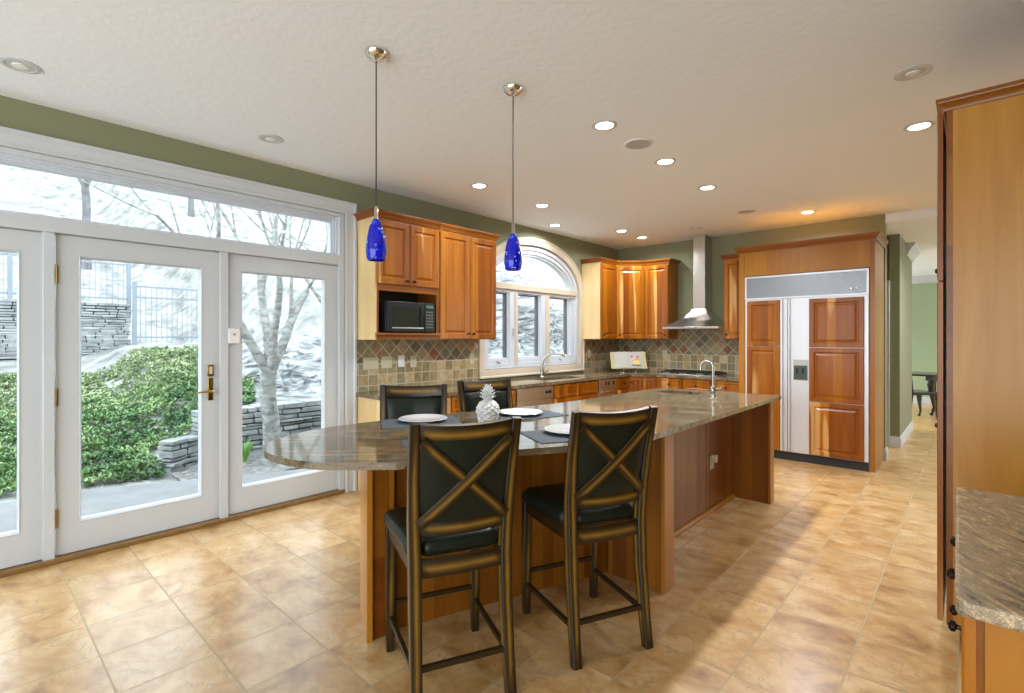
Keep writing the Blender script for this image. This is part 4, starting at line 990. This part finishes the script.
# ------------------------------------------------------------------ cookbook and stand in the corner
bk_c = Vector((-3.70, 6.60)); bk_a = math.atan2(0.673, 0.74) + R(2)
bs = thing('book_stand', 'small wire book easel in the counter corner', 'stand', (bk_c.x, bk_c.y, CT), bk_a)
m_ = MB()
for x in (-0.09, 0.09):
    m_.tube([(x, 0.10, 0.004), (x, -0.03, 0.004), (x, -0.055, 0.03), (x, -0.045, 0.055)], 0.004, 8)
    m_.tube([(x, -0.01, 0.05), (x, 0.10, 0.26)], 0.004, 8); m_.lathe([(0.014, 0), (0.014, 0.006)], 12, (x, -0.03, 0))
m_.tube([(-0.09, -0.01, 0.05), (0.09, -0.01, 0.05)], 0.004, 8); m_.tube([(-0.09, 0.10, 0.26), (0.09, 0.10, 0.26)], 0.004, 8); m_.tube([(-0.09, 0.10, 0.006), (0.09, 0.10, 0.006)], 0.004, 8)
m_.tube([(-0.09, 0.10, 0.26), (-0.09, 0.13, 0.004)], 0.004, 8).tube([(0.09, 0.10, 0.26), (0.09, 0.13, 0.004)], 0.004, 8)
m_.build('wire_frame', M['chrome'], bs)
ob = thing('open_book', 'open cookbook with cream cover propped on the easel', 'book', (bk_c.x, bk_c.y, CT), bk_a)
tilt = Matrix.Translation((0, -0.015, 0.052)) @ Matrix.Rotation(R(-25), 4, 'X')
def tb(m_): m_.v = [tuple(tilt @ Vector(p)) for p in m_.v]; return m_
tb(MB().box(-0.262, -0.004, 0, 0.262, 0.0, 0.268)).build('cover', M['bookcover'], ob)
for s in (-1, 1):
    mm = MB(); P = []; 
    for i in range(9):
        u = i / 8; x = s * (0.002 + 0.205 * u); y = -0.006 - 0.014 * math.sin(math.pi * min(1, u * 1.1 + 0.05)) ** 0.7 * (1 - 0.6 * u)
        P += [(x, y, 0.008), (x, y, 0.262), (x, -0.004, 0.262), (x, -0.004, 0.008)]
    F = []
    for i in range(8):
        for k in range(4): F.append((i * 4 + k, i * 4 + (k + 1) % 4, (i + 1) * 4 + (k + 1) % 4, (i + 1) * 4 + k))
    F += [(0, 1, 2, 3), (32, 33, 34, 35)]
    pg = tb(mm.add(P, F)).build('pages', M['paper'], ob)
    if s > 0:
        for (x0, z0, w_, h_, c_) in ((0.06, 0.055, 0.10, 0.07, (0.80, 0.50, 0.10)), (0.03, 0.04, 0.15, 0.018, (0.12, 0.16, 0.16)), (0.07, 0.115, 0.05, 0.05, (0.75, 0.42, 0.25)), (0.035, 0.17, 0.03, 0.035, (0.55, 0.06, 0.05)), (0.12, 0.17, 0.03, 0.03, (0.60, 0.10, 0.06)), (0.09, 0.125, 0.022, 0.03, (0.35, 0.10, 0.08)), (0.035, 0.125, 0.025, 0.02, (0.65, 0.30, 0.30))):
            n = 14; m2 = MB(); m2.add([(x0 + w_ / 2 + w_ / 2 * math.cos(2 * math.pi * k / n), -0.0225, z0 + h_ / 2 + h_ / 2 * math.sin(2 * math.pi * k / n)) for k in range(n)] + [(x0 + w_ / 2 + w_ / 2 * math.cos(2 * math.pi * k / n), -0.015, z0 + h_ / 2 + h_ / 2 * math.sin(2 * math.pi * k / n)) for k in range(n)],
                                      [tuple(range(n)), tuple(range(2 * n - 1, n - 1, -1))] + [(k, (k + 1) % n, n + (k + 1) % n, n + k) for k in range(n)])
            tb(m2).build('picture', plain('page_ink', c_, 0.6), pg)

# ------------------------------------------------------------------ right side: tall cabinet and near counter
TX, TY = -0.085, 3.0
tl = thing('tall_cabinet', 'tall cherry pantry cabinet at the right edge of the photo', 'cabinet', (TX, TY + 0.62, 0), R(-90))
TW = 0.62
MB().box(0, 0, 0.11, TW - .019, 0.72, 2.43).build('body', M['wood_h'], tl)
MB().box(TW - 0.018, 0.022, 0.11, TW, 0.72, 2.43).build('side_panel', M['wood_pantry'], tl)
MB().box(TW - 0.018, 0.0, 0.11, TW + 0.001, 0.022, 2.43).build('face_frame', M['wood_h'], tl)
MB().box(0.01, 0.06, 0, TW - .01, 0.72, 0.11).build('toe_kick', M['wood_side'], tl)
for z0, z1, kz in ((0.115, 1.655, 0.93), (1.662, 2.42, 1.76)):
    d_ = raised(tl, 0.02, TW - 0.012, z0, z1, (0.07, kz)); d_.location = (0, -0.012, 0)
m_ = MB()
crown(tl, [(0, 0.72), (0, 0), (TW, 0), (TW, 0.72)][::-1], 2.42, sc=0.85)
nc = MB()
cx0, cy0, cx1, cy1 = -0.030, 1.232, 0.655, 2.228
nc.prism([(-0.012, 1.262), (cx1, 1.262), (cx1, cy1), (-0.040, cy1), (-0.024, 1.274)], 0.878, 0.910)
tag(nc.build('countertop', M['granite2'], smooth=False, bevel=0.008), 'small swirled granite counter in the lower right corner', 'countertop')
nb = thing('base_cabinet', 'near cherry base cabinet under the lower right counter', 'cabinet', (0.006, 2.20, 0), R(-90))
NW = 0.905
MB().box(0, 0, 0.11, NW - .0205, 0.63, 0.876).build('body', M['wood_h'], nb)
MB().box(NW - 0.02, 0.012, 0.0, NW, 0.63, 0.876).build('side_panel', M['wood_side'], nb)
MB().box(0.01, 0.07, 0, NW - .02, 0.62, 0.11).build('toe_kick', M['dark_in'], nb)
for i in range(2):
    x0, x1 = 0.008 + i * 0.445, 0.446 + i * 0.445
    raised(nb, x0, x1, 0.71, 0.865, (0.32 + i * 0.26, 0.83), 'drawer'); raised(nb, x0, x1, 0.12, 0.70, (0.40 + i * 0.10, 0.67))

# ------------------------------------------------------------------ pendants, cans, speakers
def pendant(label, x, y):
    t = thing('pendant_lamp', label, 'lamp', (x, y, ZC), 0, 'blue glass pendants over the bar')
    MB().lathe([(0.058, 0.0), (0.058, -0.006), (0.052, -0.020), (0.036, -0.036), (0.012, -0.046), (0.006, -0.05)], 32).build('canopy', M['chrome'], t)
    MB().tube([(0, 0, -0.04), (0, 0, -0.775)], 0.0032, 8).build('cord', M['black_matte'], t)
    MB().lathe([(0.006, -0.765), (0.010, -0.775), (0.010, -0.825), (0.013, -0.835)], 14).build('socket_cap', M['nickel'], t)
    prof = [(0.008, -0.826), (0.018, -0.836), (0.029, -0.858), (0.038, -0.888), (0.045, -0.925), (0.050, -0.965), (0.0505, -0.995), (0.046, -1.024), (0.041, -1.035)]
    sh = MB().lathe(prof + [(r - .004, z) for r, z in prof[::-1]], 36, cap=False)
    # small raised glass dots
    o_ = sh.build('glass_shade', M['blueglass'], t, ang=60)
    m2 = MB(); rr_ = random.Random(3)
    for k in range(22):
        j = rr_.uniform(1.5, 7.5); i0 = int(j); f_ = j - i0; r = prof[i0][0] * (1 - f_) + prof[i0 + 1][0] * f_; z = prof[i0][1] * (1 - f_) + prof[i0 + 1][1] * f_
        a = rr_.uniform(0, 6.28); s_ = rr_.uniform(.003, .0055)
        m2.lathe([(0.0005, -s_), (s_ * .8, -s_ * .6), (s_, 0), (s_ * .8, s_ * .6), (0.0005, s_)], 8, (r * math.cos(a), r * math.sin(a), z))
    m2.build('glass_dots', M['glass_dot'], o_)
    return t
M['glass_dot'] = plain('clear_glass_dot', (0.25, 0.35, 0.8), 0.05, coat=1.0)
pendant('cobalt glass pendant nearer the camera, left of the two', -2.188, 1.40)
pendant('cobalt glass pendant further away, right of the two', -1.925, 2.122)
TRIM = [(0.060, 0.0), (0.060, -0.004), (0.064, -0.007), (0.086, -0.004), (0.086, 0.0)]
def can(label, x, y, lit=True, group='recessed ceiling lights', z=None, w_=CAN_W):
    t = thing('recessed_light', label, 'ceiling light', (x, y, z or ZC), 0, group)
    MB().lathe([(0.058, 0.0), (0.058, -0.005), (0.064, -0.008), (0.084, -0.004), (0.084, 0.0)], 28, cap=False).build('trim_ring', M['white'], t)
    if lit:
        MB().lathe([(0.0575, -0.001), (0.0575, -0.004)], 28).build('lens', M['lens'], t)
        ld = bpy.data.lights.new('can_lamp', 'AREA'); ld.shape = 'DISK'; ld.size = 0.11; ld.energy = w_; ld.spread = R(160); ld.color = (0.92, 0.96, 1.0)
        lo = bpy.data.objects.new('can_lamp', ld); COL.objects.link(lo); lo.parent = t; lo.location = (0, 0, -0.008)
    else:
        MB().lathe([(0.058, -0.002), (0.058, -0.004)], 28).build('reflector', M['canin'], t)
        MB().lathe([(0.034, -0.004), (0.034, -0.010), (0.02, -0.014)], 20).build('bulb', M['plate_white'], t)
    return t
for lab, x, y in (('lit recessed light nearest the camera in the island row', -1.812, 2.906), ('second lit recessed light in the island row', -1.822, 3.83),
                  ('third lit recessed light in the island row', -1.845, 4.76), ('lit recessed light in front of the refrigerator', -1.37, 6.45),
                  ('lit recessed light near the tall pantry cabinet', -0.262, 4.336), ('lit recessed light nearest the upper microwave cabinet', -3.39, 3.27),
                  ('lit recessed light above the tall cabinet doors', -3.40, 4.21), ('lit recessed light over the window sink', -3.874, 5.055),
                  ('lit recessed light right of the arched window', -3.43, 5.92), ('lit recessed light in the far corner', -3.44, 6.5)):
    can(lab, x, y, w_=CAN_W * (0.55 if x < -3 else 1.1))
can('unlit recessed light at the far left over the glass doors', -3.66, 0.22, False)
can('unlit recessed light between the doors and near pendant', -3.687, 1.50, False)
can('unlit recessed light at the top right by the pantry', -0.233, 3.44, False)
can('unlit recessed light in front of the range hood', -2.64, 6.42, False)
can('added out-of-view ceiling lamp brightening the hall behind the pantry', 0.5, 8.0, z=ZH, w_=45)  # unseen lamp put in to lift the dark hall
can('added out-of-view ceiling lamp brightening the dining room', 0.9, 11.5, z=ZH)  # another unseen lamp, put in to brighten the dining room
def speaker(label, x, y):
    t = thing('ceiling_speaker', label, 'speaker', (x, y, ZC), 0, 'round ceiling speakers')
    MB().lathe([(0.090, 0), (0.090, -0.006), (0.104, -0.005), (0.106, 0)], 32, cap=False).build('rim', M['plate_white'], t)
    MB().lathe([(0.0895, -0.001), (0.0895, -0.005)], 32).build('grille', M['grey'], t)
speaker('round grey ceiling speaker nearer the camera', -1.803, 3.354)
speaker('round grey ceiling speaker nearer the refrigerator', -1.87, 5.95)

# ------------------------------------------------------------------ dining room glimpse
dt = thing('dining_table', 'dark carved dining table glimpsed through the doorway', 'table', (0.06, 12.15, 0))
MB().box(-0.92, -0.45, 0.71, 0.92, 0.45, 0.745).build('table_top', M['dwood'], dt, bevel=0.01)
MB().box(-0.68, -0.38, 0.63, 0.68, 0.38, 0.71).build('apron', M['dwood'], dt)
def cabriole(nm, parent, x, y, h, s=1.0, dx=1):
    P = [(x, y, h), (x + .03 * dx * s, y, h * .85), (x + .015 * dx * s, y, h * .55), (x - .015 * dx * s, y, h * .25), (x + .01 * dx * s, y, h * .06), (x + .03 * dx * s, y, 0.012)]
    MB().tube(P, [.05 * s, .055 * s, .036 * s, .022 * s, .020 * s, .035 * s], 10).build(nm, M['dwood'], parent)
for x in (-0.58, 0.58):
    for y in (-0.33, 0.33): cabriole('leg', dt, x, y, 0.66, 1.0, 1 if x > 0 else -1)
def dchair(label, x, y, rz):
    t = thing('dining_chair', label, 'chair', (x, y, 0), rz)
    MB().box(-0.23, -0.22, 0.42, 0.23, 0.24, 0.47).build('seat', M['dwood'], t, bevel=0.012)
    for s in (-1, 1):
        cabriole('leg', t, s * .19, .2, 0.42, .75, s); MB().tube([(s * .19, -.27, 0.0), (s * .19, -.21, .45), (s * .20, -.27, 1.0)], [.018, .02, .018], 8).build('leg', M['dwood'], t)
    MB().box(-0.2, -0.285, 0.93, 0.2, -0.255, 1.02).box(-0.05, -0.265, .47, .05, -.245, .94).build('backrest', M['dwood'], t, bevel=.006)
dchair('dark carved dining chair pushed against the dining table', -0.72, 11.35, R(-50))

# ================================================================== OUTSIDE
M['concrete'] = noise_mat('path_concrete', [(0.3, (0.155, 0.155, 0.15)), (0.7, (0.20, 0.20, 0.20))], 4, bump=0.15)
M['hill'] = noise_mat('leaf_litter', [(0.25, (0.098, 0.098, 0.098)), (0.42, (0.203, 0.203, 0.189)), (0.55, (0.280, 0.280, 0.259)), (0.8, (0.364, 0.364, 0.350))], 2.4, 11, bump=0.9, bdist=0.3)
M['mulch'] = noise_mat('mulch', [(0.3, (0.078, 0.072, 0.065)), (0.7, (0.273, 0.260, 0.247))], 14, bump=0.8)
M['rock'] = noise_mat('granite_ledge', [(0.30, (0.085, 0.093, 0.102)), (0.42, (0.204, 0.212, 0.212)), (0.5, (0.357, 0.357, 0.348)), (0.66, (0.425, 0.442, 0.459))], 2.6, 12, bump=1.0, bdist=0.2, stretch=(1, 1, 3), distort=1.2)
M['stone'] = noise_mat('field_stone', [(0.3, (0.150, 0.165, 0.173)), (0.7, (0.330, 0.338, 0.330))], 3, bump=0.6)
M['bark'] = noise_mat('pale_bark', [(0.35, (0.150, 0.150, 0.143)), (0.65, (0.360, 0.360, 0.338))], 9, bump=0.6, bdist=0.01, stretch=(1, 1, 2))
M['bark2'] = noise_mat('grey_bark', [(0.35, (0.09, 0.09, 0.09)), (0.65, (0.16, 0.16, 0.16))], 5, bump=0.4)
M['juniper'] = noise_mat('juniper_foliage', [(0.3, (0.06, 0.13, 0.06)), (0.5, (0.16, 0.27, 0.11)), (0.7, (0.33, 0.44, 0.20))], 2.2, 5, bump=0.0)
M['fence'] = plain('washed_out_fence_iron', (0.19, 0.22, 0.25), 0.5)  # black iron lightened to imitate the washed-out outdoor glare
M['pale_ground'] = noise_mat('pale_ground_cover', [(0.3, (0.14, 0.20, 0.09)), (0.5, (0.26, 0.33, 0.16)), (0.7, (0.40, 0.44, 0.27))], 3.0, 5, bump=0.0)
M['leaf'] = plain('fresh_leaf', (0.22, 0.42, 0.12), 0.6)
def hz(x, y):
    """ground height; x is distance outwards from the house wall (positive)"""
    def ss(a, b, t): t = max(0, min(1, (t - a) / (b - a))); return t * t * (3 - 2 * t)
    west = 0.06 * ss(2.3, 2.6, x) + 0.34 * ss(2.5, 5.0, x) + 0.72 * ss(4.0, 10.0, x)
    east = 0.60 * ss(2.75, 3.05, x) + 0.80 * ss(3.4, 9.0, x)
    k = ss(1.7, 2.4, y)
    h = west * (1 - k) + east * k
    h += ss(4.0, 5.5, y) * 1.8 * ss(3.0, 9.0, x)
    h += max(0, x - 11.0) * (0.34 + 0.12 * ss(11, 30, x))
    if x > 2.5: h += 0.10 * noise.noise(Vector((x * .5, y * .5, 0))) * ss(2.5, 6, x) + 1.2 * noise.noise(Vector((x * .06, y * .06, 3))) * ss(11, 20, x)
    return -0.14 + h
pts = []; fs = []
xs = [0.17 + 0.35 * i for i in range(46)] + [16.5 + 1.6 * i for i in range(34)]
ys = [-46 + 1.6 * j for j in range(24)] + [-7.2 + 0.4 * j for j in range(60)] + [17.2 + 1.6 * j for j in range(34)]
for x in xs:
    for y in ys: pts.append((XW - x, y, hz(x, y)))
ny = len(ys)
for i in range(len(xs) - 1):
    for j in range(ny - 1): fs.append((i * ny + j, i * ny + j + 1, (i + 1) * ny + j + 1, (i + 1) * ny + j))
g_ = MB().add(pts, fs).build('hillside', M['hill'], ang=80); struct(g_, 'pale leaf-strewn hillside rising behind the house', 'hill')
# concrete path with a curved outer edge
m_ = MB(); poly = [(XW - 0.165, -8.0), (XW - 0.165, 3.4)]
for k in range(15):
    y = 3.4 - 11.4 * k / 14; poly.append((XW - 1.75 - 0.55 * math.exp(-((y - 0.2) / 1.6) ** 2) + 0.25 * max(0, (y - 1.2)), y))
m_.prism(poly, -0.20, -0.09); struct(m_.build('path', M['concrete'], smooth=False, bevel=0.01), 'pale concrete path outside the glass doors', 'path')
# mulch bed
m_ = MB(); n = 18; P = []
for k in range(n): P.append((XW - 1.6, 1.6 + 0.25 * k))
for k in range(n): P.append((XW - 2.9, 1.6 + 0.25 * (n - 1 - k)))
m_.prism(P, -0.16, -0.11); struct(m_.build('mulch_bed', M['mulch'], smooth=False), 'mulch bed between path and stone wall', 'ground')
# juniper groundcover
rg = random.Random(11); pts = []; fs = []
def tuft(px, py, pz, s):
    for q in range(5):
        a = rg.uniform(0, 6.28); el = rg.uniform(0.15, 1.1); ln = s * rg.uniform(.7, 1.3)
        d_ = Vector((math.cos(a) * math.cos(el), math.sin(a) * math.cos(el), math.sin(el))); sd = Vector((-math.sin(a), math.cos(a), 0)) * s * .32
        u_ = d_.cross(sd).normalized() * s * .12
        b0 = Vector((px, py, pz)); o = len(pts)
        pts.extend([b0 - sd * .5, b0 + sd * .5, b0 + d_ * ln * .6 + sd * .7 + u_, b0 + d_ * ln, b0 + d_ * ln * .6 - sd * .7 + u_]); fs.append((o, o + 1, o + 2, o + 3, o + 4))
def scatter(n_, xlo, xhi, s0, s1, seed):
    global pts, fs
    pts = []; fs = []; rg.seed(seed)
    for k in range(n_):
        x = rg.uniform(xlo, xhi); t = (x - 2.15) / 8.2; y = rg.uniform(-5.0, 2.7 + 3.0 * max(0, t - .1))
        if x < 2.12 + 0.35 * math.exp(-((y - 0.2) / 1.6) ** 2): continue
        if y > 1.55 and x < 3.2: continue
        mound = (0.13 * max(0, noise.noise(Vector((x * 1.3, y * 1.3, 7)))) * 1.6 + 0.07 + 0.07 * noise.noise(Vector((x * 4, y * 4, 2)))) * (1.0 if x < 4.5 else .55)
        tuft(XW - x, y, hz(x, y) + mound * rg.uniform(.3, 1.0), rg.uniform(s0, s1))
scatter(24000, 2.12, 5.6, .035, .065, 11)
jn = MB().add(pts, fs).build('juniper_groundcover', M['juniper'], recalc=False, smooth=False)
tag(jn, 'dark green juniper shrubs on the lower slope outside the glass doors', 'plant', kind='stuff')
scatter(11000, 4.9, 7.7, .04, .075, 12)
gn = MB().add(pts, fs).build('grass_groundcover', M['pale_ground'], recalc=False, smooth=False)
tag(gn, 'pale yellow-green ground cover on the slope above the junipers', 'plant', kind='stuff')
# dry stone walls
def stone_wall(label, p0, p1, zb, zt, th=0.30, seed=1, zb1=None):
    r_ = random.Random(seed); a, c = Vector(p0), Vector(p1); L = (c - a).length; d_ = (c - a).normalized(); n_ = Vector((-d_.y, d_.x))
    m2 = MB(); z = zb
    while z < zt - 0.03:
        h = r_.uniform(.04, .085); s = -r_.uniform(0, .2)
        while s < L:
            w_ = r_.uniform(.12, .40); j = r_.uniform(-.02, .03); g0 = 0.008
            q0 = a + d_ * (max(0, s) + g0) + n_ * (j); q1 = a + d_ * (min(L, s + w_) - g0) + n_ * j
            if (q1 - q0).dot(d_) > 0.03:
                bb = [q0, q1, q1 + n_ * th, q0 + n_ * th]; z1_ = z + h - .012 + r_.uniform(-.006, .004)
                m2.add([(p.x + r_.uniform(-.01, .01), p.y + r_.uniform(-.01, .01), z) for p in bb] + [(p.x + r_.uniform(-.01, .01), p.y + r_.uniform(-.01, .01), z1_) for p in bb],
                       [(0, 1, 2, 3), (4, 5, 6, 7), (0, 1, 5, 4), (1, 2, 6, 5), (2, 3, 7, 6), (3, 0, 4, 7)])
            s += w_
        z += h
    o_ = m2.build('stone_wall', M['stone'], smooth=False, bevel=0.008)
    return tag(o_, label, 'stone wall')
stone_wall('low dry-stacked stone wall beside the tree trunk', (XW - 2.62, 1.95), (XW - 2.75, 5.2), -0.12, 0.52, seed=2)
stone_wall('short low stone edging at the foot of the juniper slope', (XW - 2.42, 1.62), (XW - 2.62, 1.95), -0.12, 0.26, seed=5, th=0.2)
stone_wall('taller grey stone wall far left under the high fence', (XW - 9.0, -5.0), (XW - 9.6, 2.6), 1.0, 2.15, seed=9, th=0.5)
# iron fences
def iron_fence(label, p0, p1, zb, zt, sp=0.10, post=1.9):
    a, c = Vector((*p0, 0)), Vector((*p1, 0)); L = (c - a).length; d_ = (c - a).normalized()
    t = thing('iron_fence', label, 'fence', (a.x, a.y, zb), math.atan2(d_.y, d_.x)); H = zt - zb
    for z in (0.10, H * .78, H - .04): MB().box(0, -.015, z, L, .015, z + .035).build('rail', M['fence'], t)
    m2 = MB(); x = 0
    while x < L: m2.box(x, -.008, .02, x + .011, .006, H); x += sp
    o_ = m2.build('pickets', M['fence'], t); o_['kind'] = 'stuff'
    x = 0
    while x <= L + .01: MB().box(x - .035, -.035, -.3, x + .035, .035, H + .08).build('post', M['fence'], t); x += post
iron_fence('long black picket fence across the slope behind the junipers', (XW - 9.3, 2.6), (XW - 9.5, 7.8), 1.30, 2.55)
iron_fence('high picket fence standing on the far left stone wall', (XW - 9.2, -5.0), (XW - 9.75, 2.6), 2.15, 3.25)
# trees
def grow(m2, p, d_, r, ln, depth, rr, sides=7, spread=0.55, up=0.12):
    P = [p]; rad = [r]; q = p.copy(); dd = d_.copy(); n = 5
    for i in range(n):
        dd = (dd + Vector((rr.uniform(-.12, .12), rr.uniform(-.12, .12), rr.uniform(-.05, .10) + up * .3))).normalized()
        q = q + dd * (ln / n); P.append(q.copy()); rad.append(r * (1 - 0.42 * (i + 1) / n))
    m2.tube(P, rad, sides, cap=False)
    if depth <= 0: return
    for k in range(rr.choice((2, 3, 3))):
        i = rr.choice((3, 4, 5)) if k else 5
        a = rr.uniform(0, 6.28); sp_ = rr.uniform(.3, 1) * spread + .15
        t_ = dd.cross(Vector((math.cos(a), math.sin(a), .3))).normalized()
        nd = (dd * math.cos(sp_) + t_ * math.sin(sp_) + Vector((0, 0, up))).normalized()
        grow(m2, P[i], nd, rad[i] * rr.uniform(.55, .8), ln * rr.uniform(.62, .85), depth - 1, rr, max(4, sides - 1), spread, up)
def bare_tree(label, x, y, seed, r=0.07, trunk=1.2, stems=3, depth=4, ln=1.5, bark='bark', lean=(0, 0), group=None, sides=8):
    rr = random.Random(seed); z0 = hz(-(x - XW), y) - 0.1
    t = thing('leafless_tree', label, 'tree', (x, y, z0), 0, group)
    m2 = MB(); P = [Vector((lean[0] * i / 4, lean[1] * i / 4, trunk * i / 4)) + Vector((rr.uniform(-.02, .02), rr.uniform(-.02, .02), 0)) for i in range(5)]
    m2.tube(P, [r * 1.35, r * 1.08, r, r * .97, r * .95], 14, cap=True); m2.build('trunk', M[bark], t, ang=70)
    m2 = MB()
    for k in range(stems):
        a = 6.28 * k / stems + rr.uniform(-.4, .4); sp_ = rr.uniform(.25, .6)
        grow(m2, P[-1] - Vector((0, 0, .05)), Vector((math.cos(a) * math.sin(sp_), math.sin(a) * math.sin(sp_), math.cos(sp_))), r * rr.uniform(.5, .72), ln, depth, rr, sides)
    m2.build('branches', M[bark], t, ang=70)
    return t
bare_tree('pale multi-stemmed tree just outside the right glass door', -6.26, 2.55, 5, r=0.095, trunk=1.25, stems=4, depth=5, ln=1.3, lean=(-.02, -.03))
bare_tree('leafless tree arching branches outside the middle glass door', -7.6, 4.9, 15, r=0.07, trunk=1.0, stems=4, depth=5, ln=1.9, lean=(-.2, -.5))
rt = random.Random(4)
for k in range(20):
    x = -17.5 - 3.0 * (k % 5) - rt.uniform(0, 2); y = -18 + 3.6 * k + rt.uniform(-.8, .8)
    bare_tree('leafless grey tree on the hillside beyond the fence', x, y, 40 + k, r=rt.uniform(.08, .14), trunk=rt.uniform(1.5, 3.5), stems=3, depth=4, ln=2.0, bark='bark2', group='bare trees on the hillside', sides=5)
# rocks
def rock(name, label, c, s, seed, rot=0, sub=5, amp=0.35, mat='rock'):
    bm = bmesh.new(); bmesh.ops.create_icosphere(bm, subdivisions=sub, radius=1.0)
    for v in bm.verts:
        p = v.co.copy(); n1 = noise.fractal(p * 1.3 + Vector((seed, 0, 0)), 1.0, 2.0, 6)
        st_ = noise.noise(Vector((p.x * .8 + seed, p.y * .8, p.z * 4)))
        v.co = p * (1 + amp * n1 + 0.10 * st_)
        v.co = Vector((v.co.x * s[0], v.co.y * s[1], v.co.z * s[2]))
    me = bpy.data.meshes.new(name); bm.to_mesh(me); bm.free(); me.shade_smooth(); me.set_sharp_from_angle(angle=R(28)); me.materials.append(M[mat])
    o_ = bpy.data.objects.new(name, me); COL.objects.link(o_); o_.location = c; o_.rotation_euler = (0, 0, rot)
    return tag(o_, label, 'rock')
rock('boulder', 'rough grey boulder right of the pale tree trunk', (-8.1, 4.35, 0.45), (0.62, 0.90, 0.72), 3)
rock('boulder', 'smooth pale rock slab behind the pale tree', (-10.2, 4.4, 0.75), (1.3, 1.1, 0.6), 8)
rock('rock_ledge', 'large pale rock ledge filling the arched window view', (-10.2, 11.0, 0.6), (3.0, 5.5, 2.7), 13, rot=0.4, sub=6, amp=.28)
# young plants
def sprout(label, x, y, z, seed):
    rr = random.Random(seed); m2 = MB()
    for k in range(16):
        a = rr.uniform(0, 6.28); l_ = rr.uniform(.15, .28); o_ = rr.uniform(.04, .12); s_ = Vector((-math.sin(a), math.cos(a), 0)) * .008
        b0 = Vector((math.cos(a) * .02, math.sin(a) * .02, 0)); m1 = b0 + Vector((math.cos(a) * o_ * .4, math.sin(a) * o_ * .4, l_ * .7)); tp = b0 + Vector((math.cos(a) * o_, math.sin(a) * o_, l_))
        m2.add([b0 - s_, b0 + s_, m1 + s_, tp, m1 - s_], [(0, 1, 2, 3, 4)])
    o_ = m2.build('daffodil_clump', M['leaf'], recalc=False, smooth=False, solid=0.002); o_.location = (x, y, z); tag(o_, label, 'plant')
sprout('green bulb leaves at the path edge outside the middle door', -6.30, 0.72, -0.09, 1)
sprout('green bulb leaves beside the stone wall by the tree', -6.55, 2.35, -0.11, 2)
